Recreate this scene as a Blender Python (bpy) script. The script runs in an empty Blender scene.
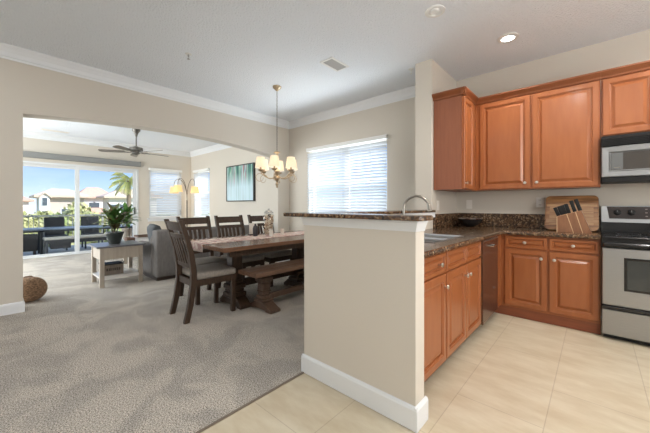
import bpy, bmesh, math, random
from mathutils import Vector, Matrix
random.seed(7)
PI = math.pi
SC = bpy.context.scene
COL = SC.collection

# ------------------------------------------------------------------ camera
cam_d = bpy.data.cameras.new('camera'); cam = bpy.data.objects.new('camera', cam_d); COL.objects.link(cam)
cam.location = (0, 0, 1.2); cam.rotation_euler = (PI/2, 0, math.radians(42.04))
cam_d.sensor_width = 36; cam_d.lens = 300/650*36; cam_d.shift_y = -11.1/650; cam_d.clip_start = .02; cam_d.clip_end = 400
SC.camera = cam
# ------------------------------------------------------------------ view, world, sun, daylight, fill lamps
SC.view_settings.view_transform = 'Standard'; SC.view_settings.look = 'None'
SC.view_settings.gamma = 1; SC.view_settings.use_curve_mapping = False
SC.view_settings.exposure = 0.12
SC.cycles.use_denoising = True
SC.cycles.max_bounces = 10; SC.cycles.diffuse_bounces = 5; SC.cycles.glossy_bounces = 4; SC.cycles.transmission_bounces = 8
SC.cycles.transparent_max_bounces = 12; SC.cycles.sample_clamp_indirect = 6; SC.cycles.caustics_reflective = False; SC.cycles.caustics_refractive = False

W = bpy.data.worlds.new('sky'); SC.world = W; W.use_nodes = True
nt = W.node_tree; nt.nodes.clear()
wo = nt.nodes.new('ShaderNodeOutputWorld'); bg = nt.nodes.new('ShaderNodeBackground')
tc = nt.nodes.new('ShaderNodeTexCoord'); sep = nt.nodes.new('ShaderNodeSeparateXYZ'); rmp = nt.nodes.new('ShaderNodeValToRGB')
nt.links.new(tc.outputs['Generated'], sep.inputs[0]); nt.links.new(sep.outputs['Z'], rmp.inputs[0])
e = rmp.color_ramp.elements
e[0].position = 0.0; e[0].color = (.84, .92, 1.0, 1)
e[1].position = .13; e[1].color = (.29, .49, .92, 1)
x = e.new(.045); x.color = (.55, .74, 1.0, 1)
ns = nt.nodes.new('ShaderNodeTexNoise'); ns.inputs['Scale'].default_value = 3.5; ns.inputs['Detail'].default_value = 4
mp = nt.nodes.new('ShaderNodeMapping'); mp.inputs['Scale'].default_value = (1, 1, 4)
nt.links.new(tc.outputs['Generated'], mp.inputs[0]); nt.links.new(mp.outputs[0], ns.inputs['Vector'])
cr = nt.nodes.new('ShaderNodeValToRGB'); cr.color_ramp.elements[0].position = .52; cr.color_ramp.elements[1].position = .75
cr.color_ramp.elements[1].color = (.4, .4, .4, 1)
nt.links.new(ns.outputs['Fac'], cr.inputs[0])
mx = nt.nodes.new('ShaderNodeMixRGB'); mx.inputs['Color2'].default_value = (.95, .97, 1, 1)
nt.links.new(cr.outputs[0], mx.inputs['Fac']); nt.links.new(rmp.outputs[0], mx.inputs['Color1'])
nt.links.new(mx.outputs[0], bg.inputs[0]); bg.inputs[1].default_value = 1.15
nt.links.new(bg.outputs[0], wo.inputs[0])

def light(name, kind, loc, energy, color=(1, 1, 1), size=None, target=None, **kw):
    d = bpy.data.lights.new(name, kind); d.energy = energy; d.color = color
    if kind == 'AREA':
        d.shape = 'RECTANGLE'; d.size, d.size_y = size
    for k, v in kw.items(): setattr(d, k, v)
    o = bpy.data.objects.new(name, d); COL.objects.link(o); o.location = loc
    if target is not None:
        o.rotation_euler = (Vector(target)-Vector(loc)).to_track_quat('-Z', 'Y').to_euler()
    return o
light('sun', 'SUN', (10, 20, 20), 5.5, (1, .96, .90), target=(10-7.2, 20-3.6, 20-6.2), angle=.01)
# fill lamps added on the unseen sides and ceiling
light('fill_rear', 'AREA', (-1.6, -3.05, 1.6), 15, (.88, .95, 1), (5.0, 2.4), target=(-1.6, 3, 4.6))
light('fill_east', 'AREA', (2.25, .2, 1.6), 90, (.92, .96, 1), (3.6, 2.2), target=(-4, .6, 3.4))
light('fill_kitchen', 'AREA', (2.3, 2.3, 2.0), 48, (1, .97, .93), (1.5, 1.2), target=(-1.0, 3.8, 2.3))
light('fill_living', 'AREA', (-7.3, -3.05, 1.5), 210, (.88, .95, 1), (3.6, 2.4), target=(-7.3, 3, 1.7))
light('fill_living_west', 'AREA', (-9.40, -1.5, 1.2), 190, (.88, .95, 1), (2.6, 2.0), target=(0, -.2, 1.2))
light('daylight_dining_low', 'AREA', (-3.33, 5.6, .0), 170, (.88, .95, 1), (2.6, 1.4), target=(-3.33, 4.3, 1.6))  # dining, corner and porch lamps are added to strengthen the visible windows' daylight
light('daylight_dining', 'AREA', (-3.33, 5.5, 3.5), 430, (.88, .95, 1), (2.6, 1.4), target=(-3.33, 4.3, 1.5))
light('daylight_corner', 'AREA', (-8.6, 5.5, 3.5), 420, (.90, .96, 1), (1.6, 1.4), target=(-8.7, 4.3, 1.5))
light('daylight_porch', 'AREA', (-10.4, 3.45, 2.6), 70, (.92, .96, 1), (.9, .8), target=(-9.5, 3.45, 1.6))
light('fill_near_ceiling', 'AREA', (-2.8, -.9, 2.9), 24, (.97, .98, 1), (3.0, 1.6), target=(-2.8, -.9, 0))  # added overhead fill out of view, no fixture behind it
for _i, (_x, _y) in enumerate(((.62, 3.45), (-.2, 2.05), (.85, 2.0))):  # added spots out of view that brighten the kitchen, no fixtures built
    light('fill_kitchen_spot', 'SPOT', (_x, _y, 2.93), 42, (1, .96, .90), target=(_x, _y, 0), spot_size=2.85, spot_blend=.35, shadow_soft_size=.06)

# ------------------------------------------------------------------ materials
MATS = {}
def mat(name, color, rough=.6, metal=0.0, noise=None, bump=None, emit=None, emit_s=0, coat=0, trans=0, spec=None, alpha=None):
    if name in MATS: return MATS[name]
    m = bpy.data.materials.new(name); m.use_nodes = True; MATS[name] = m
    t = m.node_tree; b = t.nodes['Principled BSDF']
    b.inputs['Base Color'].default_value = (*color, 1); b.inputs['Roughness'].default_value = rough; b.inputs['Metallic'].default_value = metal
    if coat: b.inputs['Coat Weight'].default_value = coat; b.inputs['Coat Roughness'].default_value = .15
    if trans: b.inputs['Transmission Weight'].default_value = trans
    if spec is not None: b.inputs['Specular IOR Level'].default_value = spec
    if emit: b.inputs['Emission Color'].default_value = (*emit, 1); b.inputs['Emission Strength'].default_value = emit_s
    co = t.nodes.new('ShaderNodeTexCoord')
    if noise:      # (color2, scale, stretch xyz, lo, hi)
        c2, sc, st, lo, hi = noise
        mp = t.nodes.new('ShaderNodeMapping'); mp.inputs['Scale'].default_value = st
        n = t.nodes.new('ShaderNodeTexNoise'); n.inputs['Scale'].default_value = sc; n.inputs['Detail'].default_value = 5
        r = t.nodes.new('ShaderNodeValToRGB')
        r.color_ramp.elements[0].position = lo; r.color_ramp.elements[0].color = (*color, 1)
        r.color_ramp.elements[1].position = hi; r.color_ramp.elements[1].color = (*c2, 1)
        t.links.new(co.outputs['Object'], mp.inputs[0]); t.links.new(mp.outputs[0], n.inputs['Vector'])
        t.links.new(n.outputs['Fac'], r.inputs[0]); t.links.new(r.outputs[0], b.inputs['Base Color'])
    if bump:       # (scale, strength, distance)
        n2 = t.nodes.new('ShaderNodeTexNoise'); n2.inputs['Scale'].default_value = bump[0]; n2.inputs['Detail'].default_value = 3
        bp = t.nodes.new('ShaderNodeBump'); bp.inputs['Strength'].default_value = bump[1]; bp.inputs['Distance'].default_value = bump[2]
        t.links.new(co.outputs['Object'], n2.inputs['Vector']); t.links.new(n2.outputs['Fac'], bp.inputs['Height'])
        t.links.new(bp.outputs[0], b.inputs['Normal'])
    return m
def translucent(name, color, t_color, mix=.5, emit=None, es=0):
    m = bpy.data.materials.new(name); m.use_nodes = True; t = m.node_tree; t.nodes.clear()
    o = t.nodes.new('ShaderNodeOutputMaterial'); d = t.nodes.new('ShaderNodeBsdfDiffuse'); tr = t.nodes.new('ShaderNodeBsdfTranslucent'); mi = t.nodes.new('ShaderNodeMixShader')
    d.inputs[0].default_value = (*color, 1); tr.inputs[0].default_value = (*t_color, 1); mi.inputs[0].default_value = mix
    t.links.new(d.outputs[0], mi.inputs[1]); t.links.new(tr.outputs[0], mi.inputs[2])
    out = mi.outputs[0]
    if emit:
        em = t.nodes.new('ShaderNodeEmission'); em.inputs[0].default_value = (*emit, 1); em.inputs[1].default_value = es
        ad = t.nodes.new('ShaderNodeAddShader'); t.links.new(out, ad.inputs[0]); t.links.new(em.outputs[0], ad.inputs[1]); out = ad.outputs[0]
    t.links.new(out, o.inputs[0]); return m
def glass_mat(name, tint, gloss=.06):
    m = bpy.data.materials.new(name); m.use_nodes = True; t = m.node_tree; t.nodes.clear()
    o = t.nodes.new('ShaderNodeOutputMaterial'); a = t.nodes.new('ShaderNodeBsdfTransparent'); g = t.nodes.new('ShaderNodeBsdfGlossy'); mi = t.nodes.new('ShaderNodeMixShader')
    a.inputs[0].default_value = (*tint, 1); g.inputs['Roughness'].default_value = .02; mi.inputs[0].default_value = gloss
    t.links.new(a.outputs[0], mi.inputs[1]); t.links.new(g.outputs[0], mi.inputs[2]); t.links.new(mi.outputs[0], o.inputs[0]); return m

M_WALL = mat('beige_paint', (.63, .58, .505), .85, bump=(90, .12, .004))
M_CEIL = mat('textured_white', (.85, .885, .93), .95, bump=(60, 1.0, .02))
M_TRIM = mat('white_trim', (.76, .775, .79), .45)
M_VINYL = mat('white_vinyl', (.82, .83, .84), .4)
M_GLASS = glass_mat('window_glass', (.97, .985, .99), .001)
WOODN = (5, (4, 4, .6), .3, .72)
M_CHERRY = mat('cherry_cabinet', (.345, .113, .036), .36, noise=((.29, .088, .026), *WOODN), coat=.25)
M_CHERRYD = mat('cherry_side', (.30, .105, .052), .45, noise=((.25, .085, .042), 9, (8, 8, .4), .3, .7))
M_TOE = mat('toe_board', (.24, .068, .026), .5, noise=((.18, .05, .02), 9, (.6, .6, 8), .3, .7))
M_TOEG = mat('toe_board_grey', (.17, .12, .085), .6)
M_NICKEL = mat('satin_nickel', (.74, .72, .68), .28, 1)
M_STEEL = mat('stainless', (.41, .415, .42), .33, .92, noise=((.37, .375, .38), 14, (1, 1, 30), .35, .65))
M_STEELD = mat('dark_stainless', (.24, .15, .11), .22, .85)
M_BLACK = mat('black_enamel', (.012, .012, .013), .18)
M_BLACKP = mat('black_plastic', (.012, .012, .012), .5, spec=.25)
M_DGLASS = mat('dark_glass', (.03, .035, .036), .06, spec=.8)
M_CHROME = mat('chrome', (.7, .69, .67), .12, 1)
M_WHITEP = mat('white_plastic', (.82, .82, .80), .45)
M_LTGREY = mat('light_plate', (.80, .76, .70), .5)

# granite
def granite():
    m = bpy.data.materials.new('brown_granite'); m.use_nodes = True; t = m.node_tree; b = t.nodes['Principled BSDF']
    co = t.nodes.new('ShaderNodeTexCoord'); v = t.nodes.new('ShaderNodeTexVoronoi'); v.inputs['Scale'].default_value = 75
    n = t.nodes.new('ShaderNodeTexNoise'); n.inputs['Scale'].default_value = 26; n.inputs['Detail'].default_value = 6
    r1 = t.nodes.new('ShaderNodeValToRGB'); r2 = t.nodes.new('ShaderNodeValToRGB'); mi = t.nodes.new('ShaderNodeMixRGB')
    t.links.new(co.outputs['Object'], v.inputs['Vector']); t.links.new(co.outputs['Object'], n.inputs['Vector'])
    se = t.nodes.new('ShaderNodeSeparateColor'); t.links.new(v.outputs['Color'], se.inputs[0]); t.links.new(se.outputs[0], r1.inputs[0])
    e = r1.color_ramp.elements; r1.color_ramp.interpolation = 'CONSTANT'
    e[0].color = (.016, .011, .009, 1); e[1].position = .86; e[1].color = (.33, .22, .13, 1)
    a = e.new(.32); a.color = (.066, .034, .018, 1); a = e.new(.58); a.color = (.17, .092, .045, 1)
    r2.color_ramp.elements[0].position = .35; r2.color_ramp.elements[1].position = .68
    r2.color_ramp.elements[0].color = (.022, .016, .013, 1); r2.color_ramp.elements[1].color = (.17, .10, .056, 1)
    t.links.new(n.outputs['Fac'], r2.inputs[0]); mi.inputs[0].default_value = .3
    t.links.new(r1.outputs[0], mi.inputs['Color1']); t.links.new(r2.outputs[0], mi.inputs['Color2']); t.links.new(mi.outputs[0], b.inputs['Base Color'])
    b.inputs['Roughness'].default_value = .14
    return m
M_GRANITE = granite()

def carpet():
    m = bpy.data.materials.new('grey_beige_carpet'); m.use_nodes = True; t = m.node_tree; b = t.nodes['Principled BSDF']
    co = t.nodes.new('ShaderNodeTexCoord')
    n = t.nodes.new('ShaderNodeTexNoise'); n.inputs['Scale'].default_value = 125; n.inputs['Detail'].default_value = 4; n.inputs['Roughness'].default_value = .85
    n2 = t.nodes.new('ShaderNodeTexNoise'); n2.inputs['Scale'].default_value = 2.2; n2.inputs['Detail'].default_value = 5; n2.inputs['Distortion'].default_value = 1.2
    n3 = t.nodes.new('ShaderNodeTexNoise'); n3.inputs['Scale'].default_value = 420; n3.inputs['Detail'].default_value = 1
    r = t.nodes.new('ShaderNodeValToRGB'); r.color_ramp.elements[0].position = .40; r.color_ramp.elements[1].position = .60
    r.color_ramp.elements[0].color = (.13, .113, .097, 1); r.color_ramp.elements[1].color = (.76, .70, .62, 1)
    r2 = t.nodes.new('ShaderNodeValToRGB'); r2.color_ramp.elements[0].position = .42; r2.color_ramp.elements[1].position = .58
    r2.color_ramp.elements[0].color = (.84, .84, .85, 1); r2.color_ramp.elements[1].color = (1.06, 1.05, 1.04, 1)
    mu = t.nodes.new('ShaderNodeMixRGB'); mu.blend_type = 'MULTIPLY'; mu.inputs[0].default_value = 1
    for q in (n, n2, n3): t.links.new(co.outputs['Object'], q.inputs['Vector'])
    t.links.new(n.outputs['Fac'], r.inputs[0]); t.links.new(n2.outputs['Fac'], r2.inputs[0])
    t.links.new(r.outputs[0], mu.inputs['Color1']); t.links.new(r2.outputs[0], mu.inputs['Color2']); t.links.new(mu.outputs[0], b.inputs['Base Color'])
    ad = t.nodes.new('ShaderNodeMath'); ad.operation = 'ADD'; t.links.new(n.outputs['Fac'], ad.inputs[0]); t.links.new(n3.outputs['Fac'], ad.inputs[1])
    bp = t.nodes.new('ShaderNodeBump'); bp.inputs['Strength'].default_value = .08; bp.inputs['Distance'].default_value = .004
    t.links.new(ad.outputs[0], bp.inputs['Height']); t.links.new(bp.outputs[0], b.inputs['Normal'])
    b.inputs['Roughness'].default_value = 1; b.inputs['Specular IOR Level'].default_value = .1
    return m
def tile():
    m = bpy.data.materials.new('beige_stone_tile'); m.use_nodes = True; t = m.node_tree; b = t.nodes['Principled BSDF']
    co = t.nodes.new('ShaderNodeTexCoord'); se = t.nodes.new('ShaderNodeSeparateXYZ'); cb = t.nodes.new('ShaderNodeCombineXYZ')
    t.links.new(co.outputs['Object'], se.inputs[0])
    a = t.nodes.new('ShaderNodeMath'); a.operation = 'ADD'; a.inputs[1].default_value = -1.5325+9.15
    c = t.nodes.new('ShaderNodeMath'); c.operation = 'ADD'; c.inputs[1].default_value = .655+.4475*10
    t.links.new(se.outputs['Y'], a.inputs[0]); t.links.new(se.outputs['X'], c.inputs[0]); t.links.new(a.outputs[0], cb.inputs[0]); t.links.new(c.outputs[0], cb.inputs[1])
    br = t.nodes.new('ShaderNodeTexBrick'); br.inputs['Scale'].default_value = 1; br.inputs['Brick Width'].default_value = .915; br.inputs['Row Height'].default_value = .4475
    br.inputs['Mortar Size'].default_value = .0028; br.inputs['Mortar Smooth'].default_value = .2; br.offset = .5
    br.inputs['Color1'].default_value = (.645, .575, .445, 1); br.inputs['Color2'].default_value = (.615, .545, .415, 1); br.inputs['Mortar'].default_value = (.50, .425, .32, 1)
    t.links.new(cb.outputs[0], br.inputs['Vector'])
    mp = t.nodes.new('ShaderNodeMapping'); mp.inputs['Rotation'].default_value = (0, 0, .75); mp.inputs['Scale'].default_value = (1.1, 3.2, 1)
    n = t.nodes.new('ShaderNodeTexNoise'); n.inputs['Scale'].default_value = 2.6; n.inputs['Detail'].default_value = 6; n.inputs['Roughness'].default_value = .6
    t.links.new(co.outputs['Object'], mp.inputs[0]); t.links.new(mp.outputs[0], n.inputs['Vector'])
    r = t.nodes.new('ShaderNodeValToRGB'); r.color_ramp.elements[0].position = .36; r.color_ramp.elements[1].position = .64
    r.color_ramp.elements[0].color = (.90, .85, .78, 1); r.color_ramp.elements[1].color = (1.06, 1.06, 1.06, 1)
    mu = t.nodes.new('ShaderNodeMixRGB'); mu.blend_type = 'MULTIPLY'; mu.inputs[0].default_value = 1
    t.links.new(n.outputs['Fac'], r.inputs[0]); t.links.new(br.outputs['Color'], mu.inputs['Color1']); t.links.new(r.outputs[0], mu.inputs['Color2']); t.links.new(mu.outputs[0], b.inputs['Base Color'])
    b.inputs['Roughness'].default_value = .42
    return m
M_CARPET = carpet(); M_TILE = tile()
M_DWOOD = mat('dark_chair_wood', (.066, .037, .022), .5, spec=.3, noise=((.034, .020, .012), 9, (7, 7, 1), .3, .7))
M_TWOOD = mat('table_wood', (.20, .10, .058), .25, noise=((.12, .062, .037), 6, (9, .8, 9), .3, .7))
M_BWOOD = mat('bench_wood', (.23, .13, .082), .36, noise=((.14, .078, .05), 6, (9, .8, 9), .3, .7))
M_SEAT = mat('chair_fabric', (.30, .265, .225), .95, noise=((.24, .21, .18), 60, (1, 1, 1), .35, .65))
M_SOFA = mat('sofa_fabric', (.215, .20, .19), .95, noise=((.17, .158, .15), 40, (1, 1, .3), .3, .7), bump=(200, .3, .004))
M_PILLOW = mat('charcoal_fabric', (.085, .09, .095), .95, bump=(150, .3, .004))
M_CREAMW = mat('washed_wood', (.39, .335, .27), .55, noise=((.33, .28, .225), 7, (6, 6, .8), .3, .7))
M_SLATE = mat('slate_top', (.15, .15, .165), .3, noise=((.10, .10, .11), 8, (1, 5, 1), .3, .7))
M_WICKER = mat('dark_wicker', (.050, .050, .056), .6, noise=((.02, .02, .024), 70, (1, 1, 2), .35, .65), bump=(110, .7, .01))

# ------------------------------------------------------------------ mesh helpers
def box(bm, x0, x1, y0, y1, z0, z1, bev=0, seg=1, mtx=None):
    r = bmesh.ops.create_cube(bm, size=1)
    vs = r['verts']
    for v in vs: v.co = Vector(((x0+x1)/2+v.co.x*(x1-x0), (y0+y1)/2+v.co.y*(y1-y0), (z0+z1)/2+v.co.z*(z1-z0)))
    if bev:
        es = list({e for v in vs for e in v.link_edges})
        rr = bmesh.ops.bevel(bm, geom=es, offset=bev, segments=seg, profile=.5, affect='EDGES')
        vs = list(set(rr['verts']) | {v for v in vs if v.is_valid})
    if mtx: bmesh.ops.transform(bm, matrix=mtx, verts=vs)
    return vs
def tube(bm, pts, rad, n=8, cap=True):
    pts = [Vector(p) for p in pts]
    if not isinstance(rad, (list, tuple)): rad = [rad]*len(pts)
    rings = []; up = None
    for i, p in enumerate(pts):
        d = (pts[min(i+1, len(pts)-1)]-pts[max(i-1, 0)]).normalized()
        if up is None: up = Vector((0, 0, 1)) if abs(d.z) < .9 else Vector((1, 0, 0))
        a = d.cross(up).normalized(); b = a.cross(d).normalized(); up = b
        rings.append([bm.verts.new(p+(a*math.cos(2*PI*k/n)+b*math.sin(2*PI*k/n))*rad[i]) for k in range(n)])
    for r0, r1 in zip(rings, rings[1:]):
        for k in range(n): bm.faces.new((r0[k], r0[(k+1) % n], r1[(k+1) % n], r1[k]))
    if cap: bm.faces.new(rings[0][::-1]); bm.faces.new(rings[-1])
def lathe(bm, prof, c=(0, 0, 0), n=24, axis='Z', cap=True):
    rings = []; c = Vector(c)
    for r, h in prof:
        ring = []
        for k in range(n):
            a = 2*PI*k/n; u, v = r*math.cos(a), r*math.sin(a)
            p = {'Z': (u, v, h), 'X': (h, u, v), 'Y': (v, h, u)}[axis]
            ring.append(bm.verts.new(c+Vector(p)))
        rings.append(ring)
    for r0, r1 in zip(rings, rings[1:]):
        for k in range(n): bm.faces.new((r0[k], r0[(k+1) % n], r1[(k+1) % n], r1[k]))
    if cap: bm.faces.new(rings[0][::-1]); bm.faces.new(rings[-1])
def prism(bm, pts, axis, a, b):
    """polygon given in the two other axes, extruded along axis from a to b"""
    def P(p, t): return {'X': (t, p[0], p[1]), 'Y': (p[0], t, p[1]), 'Z': (p[0], p[1], t)}[axis]
    v0 = [bm.verts.new(P(p, a)) for p in pts]; v1 = [bm.verts.new(P(p, b)) for p in pts]
    n = len(pts); fs = [bm.faces.new(v0), bm.faces.new(v1[::-1])]
    for i in range(n): fs.append(bm.faces.new((v0[i], v1[i], v1[(i+1) % n], v0[(i+1) % n])))
    bmesh.ops.recalc_face_normals(bm, faces=fs)
    return v0+v1
def panel(bm, o, u, v, nrm, w, h, rings):
    """mitred frame-and-panel slab: rings of (inset, depth) from the back edge inwards"""
    o, u, v, nrm = map(Vector, (o, u, v, nrm)); R = []
    for ins, d in rings:
        R.append([bm.verts.new(o+u*a+v*b+nrm*d) for a, b in ((ins, ins), (w-ins, ins), (w-ins, h-ins), (ins, h-ins))])
    fs = []
    for r0, r1 in zip(R, R[1:]):
        for k in range(4): fs.append(bm.faces.new((r0[k], r0[(k+1) % 4], r1[(k+1) % 4], r1[k])))
    fs.append(bm.faces.new(R[-1])); fs.append(bm.faces.new(R[0][::-1]))
    bmesh.ops.recalc_face_normals(bm, faces=fs)
DOOR = [(0, 0), (0, .016), (.004, .020), (.046, .020), (.050, .015), (.056, .014), (.059, .005), (.068, .005), (.090, .0185), (.094, .0185)]
DRAW = [(0, 0), (0, .016), (.004, .020), (.024, .020), (.028, .013), (.032, .006), (.038, .006), (.050, .018)]
def leaf(bm, base, d, length, width, droop, fold=.25, n=5):
    base = Vector(base); d = Vector(d).normalized(); side = d.cross(Vector((0, 0, 1)))
    if side.length < .05: side = Vector((1, 0, 0))
    side.normalize(); prev = None; p = base.copy(); dd = d.copy()
    for i in range(n+1):
        t = i/n; w = width*(math.sin(PI*min(.08+t*.92, .995))**.75)*.5
        up = side.cross(dd).normalized()
        row = [bm.verts.new(p-side*w+up*w*fold), bm.verts.new(p), bm.verts.new(p+side*w+up*w*fold)]
        if prev:
            bm.faces.new((prev[0], prev[1], row[1], row[0])); bm.faces.new((prev[1], prev[2], row[2], row[1]))
        prev = row; dd = (dd+Vector((0, 0, -droop/n))).normalized(); p = p+dd*(length/n)
ORG = {}
def obj(name, bm, m, parent=None, smooth=False, label=None, kind=None, bevel=0):
    if parent is not None:
        L = ORG.get(parent.name, Vector((0, 0, 0)))
        bmesh.ops.translate(bm, vec=-L, verts=bm.verts)
    me = bpy.data.meshes.new(name); bm.normal_update(); bm.to_mesh(me); bm.free()
    o = bpy.data.objects.new(name, me); COL.objects.link(o); me.materials.append(m)
    if smooth:
        for p in me.polygons: p.use_smooth = True
        if smooth != 'all':
            try: me.set_sharp_from_angle(angle=math.radians(40))
            except Exception: pass
    if parent is not None: o.parent = parent; ORG[o.name] = ORG.get(parent.name, Vector((0, 0, 0)))
    if label: o['label'] = label
    if kind: o['kind'] = kind
    if bevel:
        b = o.modifiers.new('bevel', 'BEVEL'); b.width = bevel; b.segments = 2; b.limit_method = 'ANGLE'
    return o
def B(): return bmesh.new()
def bx(name, m, parent, *d, bev=0, label=None, kind=None):
    b = B(); box(b, *d, bev=bev); return obj(name, b, m, parent, label=label, kind=kind)
def thing(name, label, cat, loc=(0, 0, 0), group=None, kind=None):
    o = bpy.data.objects.new(name, None); COL.objects.link(o); o.location = loc; o.empty_display_size = .1
    if label: o['label'] = label
    if cat: o['category'] = cat
    if group: o['group'] = group
    if kind: o['kind'] = kind
    ORG[o.name] = Vector(loc)
    return o
def tag(o, label, cat, group=None, kind=None):
    o['label'] = label; o['category'] = cat
    if group: o['group'] = group
    if kind: o['kind'] = kind
    return o
def struct(name, bm, m, parent=None, **k):
    return obj(name, bm, m, parent, kind=None if parent else 'structure', **k)
def dup(root, loc, rotz, label, group=None):
    def cp(o, par):
        c = o.copy(); COL.objects.link(c); c.parent = par
        for ch in list(o.children): cp(ch, c)
        return c
    r = root.copy(); COL.objects.link(r); r.location = loc; r.rotation_euler = (0, 0, rotz); r['label'] = label
    if group: r['group'] = group
    for ch in list(root.children): cp(ch, r)
    return r
def wall_cells(bm, axis, a, b, u0, u1, z0, z1, holes):
    """wall slab between a and b on axis, with rectangular holes (u0,u1,z0,z1)"""
    us = sorted({u0, u1, *[h[0] for h in holes], *[h[1] for h in holes]}); zs = sorted({z0, z1, *[h[2] for h in holes], *[h[3] for h in holes]})
    for i in range(len(us)-1):
        for j in range(len(zs)-1):
            cu, cz = (us[i]+us[i+1])/2, (zs[j]+zs[j+1])/2
            if any(h[0] < cu < h[1] and h[2] < cz < h[3] for h in holes): continue
            if axis == 'X': box(bm, a, b, us[i], us[i+1], zs[j], zs[j+1])
            else: box(bm, us[i], us[i+1], a, b, zs[j], zs[j+1])
    bmesh.ops.remove_doubles(bm, verts=bm.verts, dist=1e-5)

# ------------------------------------------------------------------ the setting
ZC, ZL = 2.95, 2.86
XA, XF, YD, YK = -4.8, -9.47, 4.195, 4.38
b = B(); box(b, -9.62, -1.555, -3.2, 4.195, -.1, 0); struct('floor', b, M_CARPET)
b = B(); box(b, -1.555, 2.4, -3.2, 4.38, -.1, -.003); struct('floor_kitchen', b, M_TILE)
b = B(); box(b, -1.566, -1.552, -3.2, 1.50, -.002, .004); struct('trim_1', b, mat('carpet_edge', (.20, .16, .125), .9))
b = B(); box(b, -5.02, 2.4, -3.2, 4.5, ZC, ZC+.15); struct('ceiling', b, M_CEIL)
b = B(); box(b, -9.62, -5.02, -3.2, 4.35, ZL, ZC+.15); struct('ceiling_living', b, M_CEIL)
# wall with the wide arch
arch = []
for i in range(25):
    y = .232+(3.895-.232)*i/24; dy = y-1.95
    arch.append((y, 2.335-(.0335 if dy < 0 else .040)*dy*dy))
b = B(); prism(b, [(-3.2, 0), (.232, 0)]+arch+[(3.895, 0), (4.195, 0), (4.195, ZC), (-3.2, ZC)], 'X', XA-.22, XA); struct('wall_left', b, M_WALL)
# dining / living wall, far living wall, kitchen wall, stub, rear, right
WIN_D = (-4.20, -2.46, .92, 2.25); WIN_S = (-9.16, -8.27, .86, 2.22); WIN_F = (3.02, 3.86, .86, 2.22); DOOR_F = (.12, 2.73, 0, 2.20)
b = B(); wall_cells(b, 'Y', YD, YD+.16, -9.62, -1.659, 0, ZC, [WIN_D, WIN_S]); struct('wall_dining', b, M_WALL)
b = B(); wall_cells(b, 'X', XF-.15, XF, -3.2, YD, 0, ZC, [WIN_F, DOOR_F]); struct('wall_living', b, M_WALL)
b = B(); box(b, -1.659, 2.4, YK, YK+.14, 0, ZC); struct('wall_kitchen', b, M_WALL)
b = B(); box(b, -1.659, -1.452, 3.512, YK, 0, ZC); struct('wall_stub', b, M_WALL)
b = B(); wall_cells(b, 'Y', -3.34, -3.2, -9.62, 2.4, 0, ZC, []); struct('wall_rear', b, M_WALL)
b = B(); wall_cells(b, 'X', 2.4, 2.54, -3.34, 4.52, 0, ZC, []); struct('wall_right', b, M_WALL)
# half wall of the peninsula
b = B(); box(b, -1.568, -.714, 1.514, 1.622, 0, 1.118); box(b, -1.568, -1.44, 1.622, 3.512, 0, 1.118); struct('wall_half', b, M_WALL)
def cap(bm, x0, x1, y0, y1):
    for z0, z1, p in ((1.046, 1.062, .005), (1.062, 1.08, .012), (1.08, 1.1, .022), (1.1, 1.118, .032)):
        box(bm, x0-p, x1+p, y0-p, y1+p, z0, z1)
b = B()
for z0, z1, p0, p1 in ((1.058, 1.066, .004, .006), (1.066, 1.106, .005, .018), (1.106, 1.118, .021, .021)):
    ring = lambda z, p: [b.verts.new(c) for c in ((-1.568-p, 1.514-p, z), (-.714+p, 1.514-p, z), (-.714+p, 1.622+p*.3, z), (-1.568-p, 1.622+p*.3, z))]
    r0, r1 = ring(z0, p0), ring(z1, p1)
    for k in range(4): b.faces.new((r0[k], r0[(k+1) % 4], r1[(k+1) % 4], r1[k]))
    b.faces.new(r0[::-1]); b.faces.new(r1)
box(b, -1.598, -1.41, 1.65, 3.51, 1.06, 1.118)
struct('trim_2', b, M_TRIM)
# baseboards
def board(bm, x0, x1, y0, y1, h=.125):
    box(bm, x0, x1, y0, y1, 0, h-.012); box(bm, x0+.003*(x1-x0 < .1), x1-.003*(x1-x0 < .1), y0+.003*(y1-y0 < .1), y1-.003*(y1-y0 < .1), h-.012, h)
b = B()
prism(b, [(1.514, 0), (1.497, 0), (1.497, .108), (1.503, .120), (1.512, .125), (1.514, .125)], 'X', -1.582, -.699)
prism(b, [(-.714, 0), (-.697, 0), (-.697, .108), (-.703, .120), (-.712, .125), (-.714, .125)], 'Y', 1.499, 1.640)
prism(b, [(-1.568, 0), (-1.585, 0), (-1.585, .108), (-1.579, .120), (-1.570, .125), (-1.568, .125)], 'Y', 1.499, 3.51)
struct('baseboard_half', b, M_TRIM)
b = B(); prism(b, [(XA, 0), (XA+.015, 0), (XA+.015, .10), (XA+.009, .115), (XA, .12)], 'Y', -3.2, .232)
prism(b, [(.232, 0), (.247, 0), (.247, .10), (.24, .115), (.232, .12)], 'X', XA-.235, XA+.015)
prism(b, [(XA, 0), (XA+.015, 0), (XA+.015, .10), (XA+.009, .115), (XA, .12)], 'Y', 3.88, YD)
struct('baseboard_left', b, M_TRIM)
b = B(); prism(b, [(YD, 0), (YD-.015, 0), (YD-.015, .10), (YD-.008, .12), (YD, .12)], 'X', XA, -1.66)
prism(b, [(YD, 0), (YD-.015, 0), (YD-.015, .10), (YD-.008, .12), (YD, .12)], 'X', XF, XA-.22); struct('baseboard_dining', b, M_TRIM)
b = B(); prism(b, [(XF, 0), (XF+.015, 0), (XF+.015, .10), (XF+.008, .12), (XF, .12)], 'Y', 2.80, YD); struct('baseboard_living', b, M_TRIM)
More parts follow.
